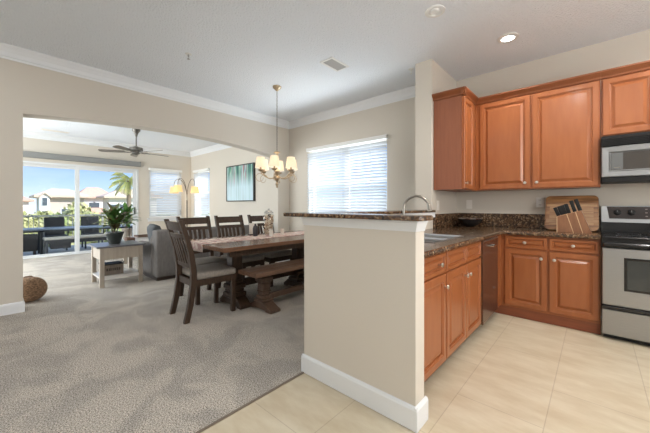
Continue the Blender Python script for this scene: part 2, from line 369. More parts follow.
# crown mouldings
def crown(z, p, h): return [(0, z-h), (.012*p, z-h), (.018*p, z-h*.86), (.030*p, z-h*.80), (.042*p, z-h*.52), (.075*p, z-h*.26), (.088*p, z-h*.18), (.10*p, z-h*.08), (.10*p, z), (0, z)]
b = B(); prism(b, [(XA+a, z) for a, z in crown(ZC, .68, .145)], 'Y', -3.2, YD); struct('trim_3', b, M_TRIM)
b = B(); prism(b, [(YD-a, z) for a, z in crown(ZC, .68, .145)], 'X', XA, -1.659); struct('trim_4', b, M_TRIM)
b = B(); prism(b, [(XF+a, z) for a, z in crown(ZL, .9, .14)], 'Y', -3.2, YD); prism(b, [(YD-a, z) for a, z in crown(ZL, .9, .14)], 'X', XF, XA-.22); struct('trim_5', b, M_TRIM)

# windows: frame > sash, pane, sill
def window(n, axis, w, plane, depth, sgn, split, sill):
    """axis 'Y': opening spans X on wall plane Y=plane, outside at +depth*sgn"""
    u0, u1, z0, z1 = w
    o = thing('window_%d' % n, None, None, kind='structure', loc=(0, 0, 0))
    a, c = sorted((plane+sgn*depth*.45, plane+sgn*depth*.85))
    def bb(bm, ua, ub, za, zb, k0=a, k1=c):
        if axis == 'Y': box(bm, ua, ub, k0, k1, za, zb)
        else: box(bm, k0, k1, ua, ub, za, zb)
    b = B(); t = .045
    bb(b, u0, u0+t, z0, z1); bb(b, u1-t, u1, z0, z1); bb(b, u0+t, u1-t, z0, z0+t); bb(b, u0+t, u1-t, z1-t, z1)
    obj('window_frame', b, M_VINYL, o)
    n_u = 2 if split else 1
    b = B(); zm = (z0+z1)/2+.05
    k0, k1 = a+.012, c-.012
    for i in range(n_u):
        ua, ub = u0+(u1-u0)*i/n_u, u0+(u1-u0)*(i+1)/n_u
        bb(b, ua+t, ub-t, zm-.03, zm+.03, k0, k1)
    if split: bb(b, (u0+u1)/2-.05, (u0+u1)/2+.05, z0+t, z1-t, k0, k1)
    obj('sash_rail', b, M_VINYL, o)
    b = B(); km = (a+c)/2; bb(b, u0+t, u1-t, z0+t, z1-t, km-.003, km+.003); obj('pane', b, M_GLASS, o)
    b = B(); s0, s1 = sorted((plane-sgn*.045, plane+sgn*depth*.45)); bb(b, u0-.0, u1+.0, z0-.03, z0+.004, s0, s1)
    if sill: s0, s1 = sorted((plane-sgn*.05, plane-sgn*.0005)); bb(b, u0-.08, u1+.08, z0-.05, z0-.03, s0, s1); bb(b, u0-.05, u1+.05, z0-.12, z0-.05, *sorted((plane-sgn*.016, plane-sgn*.0005)))
    obj('window_sill', b, M_TRIM, o)
    return o
window(1, 'Y', WIN_D, YD, .16, 1, True, False)
window(2, 'X', WIN_F, XF, .15, -1, False, True)
window(3, 'Y', WIN_S, YD, .16, 1, False, True)
# sliding door
d = thing('door_1', None, None, kind='structure'); M_DV = mat('door_vinyl', (.66, .67, .67), .45)
b = B(); y0, y1, z1 = DOOR_F[0], DOOR_F[1], DOOR_F[3]
box(b, XF-.14, XF+.012, y0, y0+.05, 0, z1); box(b, XF-.14, XF+.012, y1-.05, y1, 0, z1); box(b, XF-.14, XF+.012, y0+.05, y1-.05, z1-.045, z1); box(b, XF-.14, XF+.0, y0+.05, y1-.05, -.01, .022)
obj('door_frame', b, M_DV, d)
def sash(x, ya, yb, hd):
    b = B(); t = .075
    box(b, x-.02, x+.02, ya, ya+t, .022, z1-.045); box(b, x-.02, x+.02, yb-t, yb, .022, z1-.045); box(b, x-.02, x+.02, ya+t, yb-t, z1-.115, z1-.045); box(b, x-.02, x+.02, ya+t, yb-t, .022, .06)
    s = obj('sash', b, M_DV, d)
    b = B(); box(b, x-.004, x+.004, ya+t, yb-t, .06, z1-.115); obj('pane', b, M_GLASS, s)
    if hd: b = B(); box(b, x+.021, x+.045, yb-.05, yb-.025, .95, 1.15, bev=.006); obj('handle', b, M_BLACKP, s)
sash(XF-.045, 1.375, 2.68, True); sash(XF-.095, .17, 1.44, False)
# roller-blind valance above it
v = thing('blind_valance', 'long grey roller blind cassette above the sliding glass door', 'roller blind', (XF, 1.4, 2.34))
b = B(); prism(b, [(XF+.001, 2.275), (XF+.085, 2.275), (XF+.10, 2.29), (XF+.10, 2.395), (XF+.085, 2.405), (XF+.001, 2.405)], 'Y', .03, 2.757); obj('cassette', b, mat('grey_fascia', (.22, .222, .215), .6), v)
b = B(); box(b, XF+.001, XF+.103, 2.757, 2.765, 2.272, 2.408); obj('end_cap', b, mat('grey_cap', (.17, .18, .17), .5), v)

# white slatted blinds
M_SLAT = translucent('blind_slat', (.75, .76, .77), (.68, .71, .74), .4)
def blind(label, axis, u0, u1, z0, z1, plane, sgn):
    cxy = ((u0+u1)/2, plane-sgn*.03) if axis == 'Y' else (plane-sgn*.03, (u0+u1)/2)
    o = thing('window_blind', label, 'window blind', (cxy[0], cxy[1], z0), group=None)
    def bb(bm, ua, ub, ka, kb, za, zb, bev=0):
        k0, k1 = sorted((plane-sgn*ka, plane-sgn*kb))
        if axis == 'Y': box(bm, ua, ub, k0, k1, za, zb, bev=bev)
        else: box(bm, k0, k1, ua, ub, za, zb, bev=bev)
    b = B(); bb(b, u0-.012, u1+.012, .001, .066, z1-.062, z1, .004); obj('headrail', b, M_WHITEP, o)
    b = B(); n = int((z1-.062-z0-.03)/.050); th = math.radians(47)
    for i in range(n):
        z = z0+.045+i*.050; c, s = .025*math.cos(th), .025*math.sin(th)
        ka, kb = .034-c, .034+c      # room-side edge low
        pts = [(plane-sgn*ka, z-s), (plane-sgn*kb, z+s), (plane-sgn*(kb+.0012), z+s-.0020), (plane-sgn*(ka+.0012), z-s-.0020)]
        prism(b, pts, 'X' if axis == 'Y' else 'Y', u0, u1)
    obj('slats', b, M_SLAT, o)
    b = B(); bb(b, u0, u1, .012, .056, z0, z0+.022, .003); obj('bottom_rail', b, M_WHITEP, o)
    for t in (.16, .5, .84) if u1-u0 > 1.2 else (.2, .8):
        b = B(); u = u0+(u1-u0)*t; bb(b, u-.0012, u+.0012, .0605, .0625, z0+.01, z1-.06); obj('ladder_cord', b, M_WHITEP, o)
    return o
blind('wide white slatted blind on the large dining room window', 'Y', -4.215, -2.445, .90, 2.315, YD, 1)
blind('white slatted blind on the living room window beside the sliding door', 'X', 2.995, 3.885, .855, 2.27, XF, -1)
blind('narrow white slatted blind left of the painting, behind the floor lamp', 'Y', -9.19, -8.245, .855, 2.27, YD, 1)

# ------------------------------------------------------------------ kitchen
def knob(parent, p, d, s=1.0, label=None):
    """d: unit axis 'X','-X','-Y'"""
    b = B(); prof = [(.007, 0), (.006, .010), (.0065, .014), (.014, .019), (.016, .024), (.014, .029), (.008, .031)]
    sg = -1 if d.startswith('-') else 1
    lathe(b, [(r*s, h*sg*s) for r, h in prof], p, 14, d[-1]); bmesh.ops.recalc_face_normals(b, faces=b.faces)
    return obj('knob', b, M_NICKEL, parent, smooth=True)
def door_on(parent, axis, plane, u0, u1, z0, z1, rings, name='door', k=None):
    """front on the plane: axis 'X' faces +X, axis 'Y' faces -Y"""
    b = B()
    if axis == 'X': panel(b, (plane, u0, z0), (0, 1, 0), (0, 0, 1), (1, 0, 0), u1-u0, z1-z0, rings)
    else: panel(b, (u0, plane, z0), (1, 0, 0), (0, 0, 1), (0, -1, 0), u1-u0, z1-z0, rings)
    dd = obj(name, b, M_CHERRY, parent)
    if k: 
        if axis == 'X': knob(dd, (plane+.0205, k[0], k[1]), 'X')
        else: knob(dd, (k[0], plane-.0205, k[1]), '-Y')
    return dd
XS = -.796   # frame plane of the sink run (door fronts at -.776)
YF = 3.772   # frame plane of the range run (door fronts at 3.752)
# sink run cabinets
c = thing('base_cabinet', 'single-door cherry base cabinet beside the half wall, under the sink counter', 'cabinet', (-1.1, 1.9, 0))
bx('body', M_CHERRY, c, -1.436, XS, 1.662, 2.136, .105, .884)
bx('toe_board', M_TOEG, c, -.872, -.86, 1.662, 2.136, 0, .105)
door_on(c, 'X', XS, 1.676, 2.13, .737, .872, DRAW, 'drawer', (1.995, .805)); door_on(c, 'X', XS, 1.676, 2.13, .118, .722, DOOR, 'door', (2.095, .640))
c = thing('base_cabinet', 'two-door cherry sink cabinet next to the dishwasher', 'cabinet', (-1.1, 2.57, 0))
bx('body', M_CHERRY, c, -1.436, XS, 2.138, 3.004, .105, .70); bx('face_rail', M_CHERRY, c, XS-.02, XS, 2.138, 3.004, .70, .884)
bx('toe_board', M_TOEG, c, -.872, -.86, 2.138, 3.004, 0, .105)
b = B(); box(b, -.859, -.853, 2.74, 2.96, .035, .09)
for i in range(7): box(b, -.853, -.850, 2.75+i*.03, 2.765+i*.03, .04, .085)
obj('toe_vent', b, M_BLACKP, c)
door_on(c, 'X', XS, 2.148, 2.566, .737, .872, DRAW, 'false_drawer'); door_on(c, 'X', XS, 2.578, 2.998, .737, .872, DRAW, 'false_drawer')
door_on(c, 'X', XS, 2.148, 2.566, .118, .722, DOOR, 'door', (2.532, .640)); door_on(c, 'X', XS, 2.578, 2.998, .118, .722, DOOR, 'door', (2.612, .640))
# dishwasher
c = thing('dishwasher', 'dark reflective stainless dishwasher between sink cabinet and corner', 'dishwasher', (-1.1, 3.33, 0))
bx('body', M_BLACKP, c, -1.40, -.80, 3.012, 3.606, .10, .880); bx('door', M_STEELD, c, -.80, -.772, 3.014, 3.604, .10, .872, bev=.004)
bx('edge_strip', M_STEELD, c, -.7715, -.767, 3.014, 3.05, .10, .872); bx('top_strip', M_STEEL, c, -.7715, -.768, 3.05, 3.604, .858, .872)
b = B(); tube(b, [(-.772, 3.30, .80), (-.745, 3.30, .80), (-.742, 3.345, .80), (-.745, 3.39, .80), (-.772, 3.39, .80)], .009, 8); obj('handle', b, M_CHROME, c, smooth=True)
b = B(); lathe(b, [(.011, 0), (.012, .008), (.006, .011)], (-.772, 3.45, .36), 12, 'X'); obj('latch_button', b, M_CHROME, c, smooth=True)
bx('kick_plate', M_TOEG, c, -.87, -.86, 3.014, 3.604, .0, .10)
# range side base cabinet
c = thing('base_cabinet', 'cherry base cabinet with two drawers and two doors, left of the range', 'cabinet', (-.38, 4.06, 0))
b = B(); box(b, -.796, .035, YF, 4.375, .1, .884); obj('body', b, M_CHERRY, c)
bx('corner_filler', M_CHERRY, c, -.80, -.78, 3.612, 4.2, 0.1, .884)
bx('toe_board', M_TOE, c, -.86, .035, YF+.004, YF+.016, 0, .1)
for u0, u1, kx in ((-.738, -.365, -.412), (-.347, .026, -.305)):
    door_on(c, 'Y', YF, u0, u1, .748, .868, DRAW, 'drawer', ((u0+u1)/2, .808)); door_on(c, 'Y', YF, u0, u1, .125, .733, DOOR, 'door', (kx, .655))
# granite worktop with sink cut-out
c = thing('worktop', 'brown speckled granite worktop running from half wall around to the range', 'countertop', (-1.1, 3.2, .886))
SX0, SX1, SY0, SY1 = -1.27, -.875, 2.15, 2.80
b = B(); ZT0, ZT1 = .8865, .927
for r in ((-1.438, SX0, 1.648, 3.727), (SX1, -.748, 1.648, 3.727), (SX0, SX1, 1.648, SY0), (SX0, SX1, SY1, 3.727), (-1.438, .036, 3.727, 4.378)):
    box(b, r[0], r[1], r[2], r[3], ZT0, ZT1)
bmesh.ops.remove_doubles(b, verts=b.verts, dist=1e-5)
obj('slab', b, M_GRANITE, c)
b = B(); prism(b, [(-.748, ZT0), (-.738, ZT0+.006), (-.734, ZT0+.02), (-.738, ZT1-.006), (-.748, ZT1)], 'Y', 1.648, 3.715)
prism(b, [(3.727, ZT0), (3.717, ZT0+.006), (3.713, ZT0+.02), (3.717, ZT1-.006), (3.727, ZT1)], 'X', -.748, .036); obj('rounded_edge', b, M_GRANITE, c)
b = B(); box(b, -1.4375, .036, 4.352, 4.378, ZT1, 1.096, bev=.003); box(b, -1.4375, -1.414, 3.515, 4.352, ZT1, 1.096, bev=.003); obj('backsplash', b, M_GRANITE, c)
# bar top
b = B()
pl = [(-1.725, 1.448), (-.70, 1.448), (-.668, 1.456), (-.655, 1.48), (-.655, 1.60), (-.668, 1.625), (-.70, 1.635), (-1.40, 1.635), (-1.40, 3.508), (-1.725, 3.508)]
prism(b, pl, 'Z', 1.1185, 1.1465)
o = obj('bar_top', b, M_GRANITE, bevel=.006); tag(o, 'raised dark granite bar top resting on the half wall', 'bar counter')
# sink and faucet
c = thing('sink', 'stainless steel sink set into the granite worktop', 'sink', (-1.07, 2.45, .72))
b = B()
ring = lambda x0, x1, y0, y1, z: [b.verts.new(p) for p in ((x0, y0, z), (x1, y0, z), (x1, y1, z), (x0, y1, z))]
def basin(y0, y1):
    R = [ring(SX0-.012, SX1+.012, y0-.012, y1+.012, .9275), ring(SX0-.012, SX1+.012, y0-.012, y1+.012, .932), ring(SX0+.008, SX1-.008, y0+.008, y1-.008, .932), ring(SX0+.012, SX1-.012, y0+.012, y1-.012, .92), ring(SX0+.03, SX1-.03, y0+.03, y1-.03, .75), ring(SX0+.06, SX1-.06, y0+.06, y1-.06, .735)]
    for r0, r1 in zip(R, R[1:]):
        for k in range(4): b.faces.new((r0[k], r0[(k+1) % 4], r1[(k+1) % 4], r1[k]))
    b.faces.new(R[-1])
basin(2.165, 2.455); basin(2.47, 2.785); bmesh.ops.recalc_face_normals(b, faces=b.faces)
obj('bowls', b, mat('sink_steel', (.42, .43, .44), .35, .9), c)
for y in (2.28, 2.63):
    b = B(); lathe(b, [(.04, .7352), (.04, .738), (.02, .737)], (-1.07, y, 0), 16); obj('drain', b, M_CHROME, c, smooth=True)
FXX, FYY = -1.345, 2.60; M_FAUC = mat('brushed_faucet', (.36, .34, .30), .28, .95)
f = thing('faucet', 'tall arched metal faucet behind the bar top at the sink', 'faucet', (FXX, FYY, .927))
b = B(); lathe(b, [(.034, .9275), (.034, .94), (.024, .95), (.021, 1.0), (.016, 1.02)], (FXX, FYY, 0), 18); obj('base', b, M_FAUC, f, smooth=True)
b = B(); pts = [(FXX, FYY, 1.0), (FXX, FYY, 1.16)]
for i in range(13):
    a = PI-PI*i/12*.90; pts.append((FXX+.112+.112*math.cos(a), FYY+.05*(i/12), 1.175+.112*math.sin(a)))
tube(b, pts, .0125, 10); obj('spout', b, M_FAUC, f, smooth=True)
b = B(); q = Vector(pts[-1]); tube(b, [q+Vector((-.004, 0, .012)), q+Vector((.006, 0, -.02)), q+Vector((.016, 0, -.06))], [.014, .018, .020], 10); obj('spray_head', b, M_FAUC, f, smooth=True)
b = B(); tube(b, [(FXX, FYY+.02, .985), (FXX, FYY+.055, .99), (FXX+.01, FYY+.10, 1.02)], [.011, .009, .007], 8); obj('lever', b, M_FAUC, f, smooth=True)
# range
c = thing('range', 'stainless steel electric range with black glass cooktop', 'range', (.425, 4.05, 0))
RX0, RX1 = .042, .802
bx('body', M_BLACKP, c, RX0+.004, RX1-.004, 3.735, 4.36, .06, .905)
bx('oven_door', M_STEEL, c, RX0, RX1, 3.69, 3.735, .308, .825, bev=.008)
b = B(); box(b, .185, .660, 3.686, 3.692, .452, .742, bev=.002); obj('oven_window', b, M_BLACK, c)
b = B(); box(b, .205, .640, 3.6845, 3.687, .472, .722); obj('window_pane', b, M_DGLASS, c)
bx('handle', M_BLACK, c, RX0+.004, RX1-.004, 3.655, 3.70, .832, .872, bev=.012)
bx('door_trim', M_BLACK, c, RX0, RX1, 3.70, 3.735, .826, .905)
bx('storage_drawer', M_STEEL, c, RX0, RX1, 3.69, 3.735, .045, .272, bev=.006)
bx('drawer_pull', M_BLACK, c, RX0, RX1, 3.682, 3.735, .274, .304, bev=.004)
for x in (RX0+.04, RX1-.04):
    for y in (3.78, 4.3): b = B(); lathe(b, [(.018, 0), (.014, .02), (.014, .06)], (x, y, 0), 10); obj('foot', b, M_BLACKP, c)
bx('kick_panel', M_BLACKP, c, RX0+.01, RX1-.01, 3.735, 3.75, .01, .06)
bx('cooktop', M_BLACK, c, RX0, RX1, 3.68, 4.24, .905, .922, bev=.004)
for x, y, r in ((.24, 3.86, .10), (.24, 4.09, .08), (.60, 3.86, .08), (.60, 4.09, .10)):
    b = B(); lathe(b, [(r, .9222), (r, .9228), (r-.006, .9228), (r-.006, .9222)], (x, y, 0), 28, cap=False); obj('burner', b, mat('burner_grey', (.08, .08, .085), .3), c)
b = B(); prism(b, [(4.24, .922), (4.36, .922), (4.36, 1.195), (4.27, 1.195), (4.235, 1.03)], 'X', RX0, RX1); obj('back_console', b, M_STEEL, c, bevel=.004)
b = B(); prism(b, [(4.2325, 1.028), (4.241, 1.03), (4.241, .923), (4.2325, .923)], 'X', RX0, RX1); obj('console_base', b, M_BLACK, c)
# glossy control panel on the slanted face
sl = Vector((0, .035, .165)).normalized(); nn = Vector((0, -sl.z, sl.y)); o0 = Vector((0, 4.235, 1.03))
def slab_on(bm, pts, t0, t1):
    v0 = [bm.verts.new(o0+Vector((x, 0, 0))+sl*h+nn*t0) for x, h in pts]; v1 = [bm.verts.new(o0+Vector((x, 0, 0))+sl*h+nn*t1) for x, h in pts]
    n = len(pts); fs = [bm.faces.new(v0[::-1]), bm.faces.new(v1)]
    for i in range(n): fs.append(bm.faces.new((v0[i], v0[(i+1) % n], v1[(i+1) % n], v1[i])))
    bmesh.ops.recalc_face_normals(bm, faces=fs)
b = B(); slab_on(b, [(.105, .036), (.74, .036), (.757, .160), (.087, .160)], .0, .003); obj('control_panel', b, mat('control_glass', (.03, .02, .017), .2), c)
for x in (.165, .265, .62, .70):
    b = B(); m3 = Matrix((( 1, 0, 0), (0, sl.y, nn.y), (0, sl.z, nn.z))).to_4x4()
    lathe(b, [(.030, .0), (.030, .003), (.022, .006), (.019, .022), (.012, .024)], (0, 0, 0), 18)
    bmesh.ops.transform(b, matrix=Matrix.Translation(o0+Vector((x, 0, 0))+sl*.10+nn*.003) @ m3.transposed().inverted() if False else Matrix.Translation(o0+Vector((x, 0, 0))+sl*.10+nn*.003) @ Matrix((Vector((1, 0, 0, 0)), Vector((0, sl.y, nn.y, 0)), Vector((0, sl.z, nn.z, 0)), Vector((0, 0, 0, 1)))), verts=b.verts)
    k = obj('control_dial', b, M_BLACKP, c, smooth=True)
    b = B(); slab_on(b, [(x-.002, .10), (x+.002, .10), (x+.002, .118), (x-.002, .118)], .026, .0275); obj('pointer', b, mat('pointer_grey', (.2, .2, .2), .5), k)
for i in range(3):
    for j in range(4):
        if (i, j) != (1, 3): b = B(); slab_on(b, [(.36+j*.032, .060+i*.035), (.376+j*.032, .060+i*.035), (.376+j*.032, .068+i*.035), (.36+j*.032, .068+i*.035)], .003, .0042); obj('touch_button', b, mat('button_mark', (.25, .19, .16), .5), c)
b = B(); slab_on(b, [(.50, .075), (.585, .075), (.585, .135), (.50, .135)], .003, .0045); obj('display', b, mat('display_grey', (.10, .11, .105), .2), c)
# microwave
c = thing('microwave', 'stainless over-the-range microwave under the right wall cabinet', 'microwave', (.425, 4.15, 1.42))
bx('body', M_BLACKP, c, RX0, RX1, 3.99, 4.375, 1.435, 1.872)
b = B(); box(b, RX0, RX1, 3.965, 3.99, 1.765, 1.845, bev=.004)
for i in range(5): box(b, RX0+.02, RX1-.02, 3.955, 3.966, 1.775+i*.014, 1.781+i*.014)
obj('vent_grille', b, M_BLACK, c)
b = B(); panel(b, (RX0+.002, 3.99, 1.472), (1, 0, 0), (0, 0, 1), (0, -1, 0), .60, .290, [(0, 0), (0, .028), (.006, .033), (.05, .030), (.058, .020), (.062, .020)]); obj('door', b, M_STEEL, c)
b = B(); box(b, RX0+.066, .595-.0, 3.966, 3.9695, 1.538, 1.702, bev=.001); obj('door_window', b, mat('microwave_glass', (.055, .05, .046), .08, spec=.7), c)
bx('window_panel', mat('microwave_grey', (.13, .135, .135), .2), c, RX0+.07, RX0+.15, 3.9645, 3.966, 1.542, 1.698)
bx('badge', M_CHROME, c, RX0+.088, RX0+.13, 3.9635, 3.9645, 1.556, 1.562)
bx('control_panel', M_BLACK, c, .648, RX1, 3.962, 3.99, 1.472, 1.762, bev=.004)
b = B(); tube(b, [(.622, 3.958, 1.50), (.622, 3.93, 1.52), (.622, 3.93, 1.71), (.622, 3.958, 1.73)], .01, 8); obj('handle', b, M_STEEL, c, smooth=True)
bx('underside', M_BLACKP, c, RX0+.002, RX1-.002, 3.972, 4.3, 1.421, 1.471, bev=.004)
# wall cabinets
def cab_crown(parent, segs):
    b = B()
    for (axis, a, c0, c1, s) in segs:
        pr = [(0, 2.448), (.012, 2.452), (.018, 2.470), (.045, 2.500), (.052, 2.508), (.052, 2.522), (0, 2.522)]
        if axis == 'X': prism(b, [(a-p*s, z) for p, z in pr], 'X', c0, c1)     # runs along X, faces -Y
        else: prism(b, [(a+p*s, z) for p, z in pr], 'Y', c0, c1)              # runs along Y, faces +X
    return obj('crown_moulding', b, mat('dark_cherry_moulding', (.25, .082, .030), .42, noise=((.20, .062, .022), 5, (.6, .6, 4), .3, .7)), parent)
YU = 4.05; XU = -1.122
c = thing('wall_cabinet', 'narrow cherry wall cabinet on the end wall, its plain side panel toward the dining room', 'cabinet', (-1.29, 3.8, 1.385))
bx('body', M_CHERRYD, c, -1.448, XU-.0, 3.56, 4.374, 1.385, 2.448)
bx('end_panel', M_CHERRYD, c, -1.443, XU-.004, 3.554, 3.56, 1.385, 2.448)
bx('face_frame', M_CHERRY, c, XU-.001, XU+.004, 3.56, 4.048, 1.386, 2.448)
door_on(c, 'X', XU+.004, 3.575, 3.905, 1.395, 2.438, DOOR, 'door', (3.605, 1.455))
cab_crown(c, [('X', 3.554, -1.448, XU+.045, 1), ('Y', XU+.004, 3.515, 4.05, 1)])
c = thing('wall_cabinet', 'large two-door cherry wall cabinet in the middle of the kitchen wall', 'cabinet', (-.54, 4.2, 1.385))
bx('body', M_CHERRY, c, XU+.006, .036, YU, 4.375, 1.385, 2.448)
door_on(c, 'Y', YU, -1.062, -.545, 1.395, 2.438, DOOR, 'door', (-.59, 1.455)); door_on(c, 'Y', YU, -.525, .026, 1.395, 2.438, DOOR, 'door', (-.482, 1.455))
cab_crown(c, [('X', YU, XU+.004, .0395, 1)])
c = thing('wall_cabinet', 'short cherry wall cabinet above the microwave', 'cabinet', (.42, 4.2, 1.88))
bx('body', M_CHERRY, c, .040, .81, YU, 4.375, 1.876, 2.448)
door_on(c, 'Y', YU, .052, .418, 1.888, 2.438, DOOR, 'door', (.385, 1.94)); door_on(c, 'Y', YU, .432, .80, 1.888, 2.438, DOOR, 'door', (.465, 1.94))
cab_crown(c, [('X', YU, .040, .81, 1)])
# outlets and switch plates
def plate(label, p, axis, kind):
    o = thing('outlet' if kind == 'outlet' else 'switch', label, 'outlet' if kind == 'outlet' else 'light switch', p)
    x, y, z = p
    b = B()
    if axis == 'Y': box(b, x-.037, x+.037, y-.006, y-.0005, z-.06, z+.06, bev=.002)
    else: box(b, x+.0005, x+.006, y-.037, y+.037, z-.06, z+.06, bev=.002)
    obj('cover_plate', b, M_WHITEP if kind == 'outlet' else M_LTGREY, o)
    if kind == 'outlet':
        for dz in (-.028, .028):
            b = B(); box(b, x-.017, x+.017, y-.009, y-.006, z+dz-.016, z+dz+.016, bev=.002); s = obj('socket', b, M_WHITEP, o)
            b = B(); box(b, x-.009, x-.006, y-.0095, y-.009, z+dz-.006, z+dz+.006); box(b, x+.006, x+.009, y-.0095, y-.009, z+dz-.006, z+dz+.006); obj('slots', b, M_BLACKP, s)
    else:
        b = B()
        if axis == 'Y': box(b, x-.012, x+.012, y-.010, y-.006, z-.025, z+.025, bev=.001)
        else: box(b, x+.006, x+.010, y-.012, y+.012, z-.025, z+.025, bev=.001)
        obj('rocker', b, M_LTGREY, o)
plate('white double power outlet left of the wooden cutting board', (-.492, YK, 1.235), 'Y', 'outlet')
plate('beige switch plate on the kitchen wall under the corner of wall cabinets', (-1.285, YK, 1.215), 'Y', 'switch')
plate('pale switch plate on the end wall above the faucet, beneath the narrow cabinet', (-1.452, 3.70, 1.20), 'X', 'switch')
# cutting board, knife block, knives
M_ACACIA = mat('acacia_wood', (.36, .18, .07), .4, noise=((.16, .07, .028), 5, (.8, 1, 9), .38, .62))
M_ACAL = mat('acacia_light', (.40, .225, .10), .4, noise=((.28, .14, .06), 6, (.8, 1, 10), .4, .6))
rot = Matrix.Translation((-.2, 4.135, .937)) @ Matrix.Rotation(-math.radians(22), 4, 'X')
c = thing('cutting_board', 'large striped wooden cutting board leaning on the backsplash behind the knife block', 'cutting board', (-.2, 4.135, .9285))
def rrect(w, h, r, n=6):
    out = []
    for cx_, cz_, a0 in ((w-r, r, -PI/2), (w-r, h-r, 0), (-w+r, h-r, PI/2), (-w+r, r, PI)):
        for i in range(n+1):
            a = a0+PI/2*i/n; out.append((cx_+r*math.cos(a), cz_+r*math.sin(a)))
    return out
b = B(); vs = prism(b, rrect(.226, .40, .045), 'Y', 0, .022); bmesh.ops.transform(b, matrix=rot, verts=b.verts); obj('board', b, M_ACACIA, c, bevel=.003)
for z0, z1, m in ((.085, .125, M_ACAL), (.27, .30, M_ACAL)):
    b = B(); box(b, -.215, .215, -.0015, 0, z0, z1); bmesh.ops.transform(b, matrix=rot, verts=b.verts); obj('inlay_strip', b, m, c)
b = B(); box(b, -.185, .185, -.002, -.0005, .06, .265); bmesh.ops.transform(b, matrix=rot, verts=b.verts); obj('cutting_field', b, M_ACAL, c)
KY0, KY1 = 3.87, 3.985
c = thing('knife_block', 'slanted brown wooden knife block standing before the cutting board', 'knife block', (-.17, 3.93, .9275))
M_KB = mat('block_wood', (.27, .125, .062), .4, noise=((.19, .085, .042), 8, (5, 5, 1), .3, .7)); M_KL = mat('block_light', (.62, .43, .25), .4)
tp = lambda x: 1.085+(x+.292)*(.063/.189)
b = B(); prism(b, [(-.290, .9275), (-.290, tp(-.290)), (-.218, tp(-.218)), (-.165, .9275)], 'Y', KY0, KY1); obj('small_section', b, M_KB, c)
b = B(); prism(b, [(-.160, .9275), (-.212, tp(-.212)), (-.150, tp(-.150)), (-.095, .9275)], 'Y', KY0, KY1); obj('middle_section', b, M_KB, c)
b = B(); prism(b, [(-.090, .9275), (-.144, tp(-.144)), (-.103, tp(-.103)), (-.025, .9275)], 'Y', KY0, KY1); obj('large_section', b, M_KB, c)
b = B(); prism(b, [(-.165, .9275), (-.218, tp(-.218)), (-.212, tp(-.212)), (-.160, .9275)], 'Y', KY0, KY1); obj('light_strip', b, M_KL, c)
b = B(); prism(b, [(-.095, .9275), (-.150, tp(-.150)), (-.144, tp(-.144)), (-.090, .9275)], 'Y', KY0, KY1); obj('light_strip', b, M_KL, c)
b = B(); prism(b, [(-.296, .9275), (-.296, tp(-.296)), (-.290, tp(-.290)), (-.290, .9275)], 'Y', KY0, KY1); obj('light_strip', b, M_KL, c)
ordn = ['leftmost and shortest', 'second from the left', 'third from the left', 'third from the right', 'second from the right', 'rightmost and longest']
for i, (x0, z0, x1, z1) in enumerate(((-.282, 1.09, -.315, 1.178), (-.252, 1.10, -.283, 1.192), (-.226, 1.109, -.256, 1.202), (-.198, 1.118, -.226, 1.216), (-.152, 1.134, -.186, 1.248), (-.112, 1.146, -.148, 1.262))):
    dv = Vector((x1-x0, 0, z1-z0)).normalized(); yy = 3.925
    k = thing('knife', 'black knife handle in the knife block, '+ordn[i], 'knife', (x0, yy, z0), 'knives in the block')
    b = B(); L = (Vector((x1, yy, z1))-Vector((x0, yy, z0))).length
    box(b, -.0108, .0108, -.016, .016, .006, L, bev=.004, seg=2)
    bmesh.ops.transform(b, matrix=Matrix.Translation((x0, yy, z0)) @ dv.to_track_quat('Z', 'Y').to_matrix().to_4x4(), verts=b.verts); obj('handle', b, M_BLACKP, k, smooth=True)
    b = B(); box(b, -.0105, .0105, -.0145, .0145, .0025, .008, bev=.001); bmesh.ops.transform(b, matrix=Matrix.Translation((x0, yy, z0)) @ dv.to_track_quat('Z', 'Y').to_matrix().to_4x4(), verts=b.verts); obj('bolster', b, M_BLACKP, k)
# dark glossy bowl in the back corner
c = thing('bowl', 'low black glossy bowl in the back corner of the granite worktop', 'bowl', (-1.2, 4.12, .9275))
b = B(); lathe(b, [(.05, .9275), (.055, .932), (.11, .962), (.145, 1.01), (.150, 1.03), (.144, 1.03), (.105, .968), (.05, .94)], (-1.2, 4.12, 0), 28); bmesh.ops.recalc_face_normals(b, faces=b.faces); obj('bowl_shell', b, M_BLACK, c, smooth=True)
b = B(); lathe(b, [(.151, 1.028), (.153, 1.031), (.151, 1.034), (.144, 1.031)], (-1.2, 4.12, 0), 28); obj('rim', b, M_CHROME, c, smooth=True)

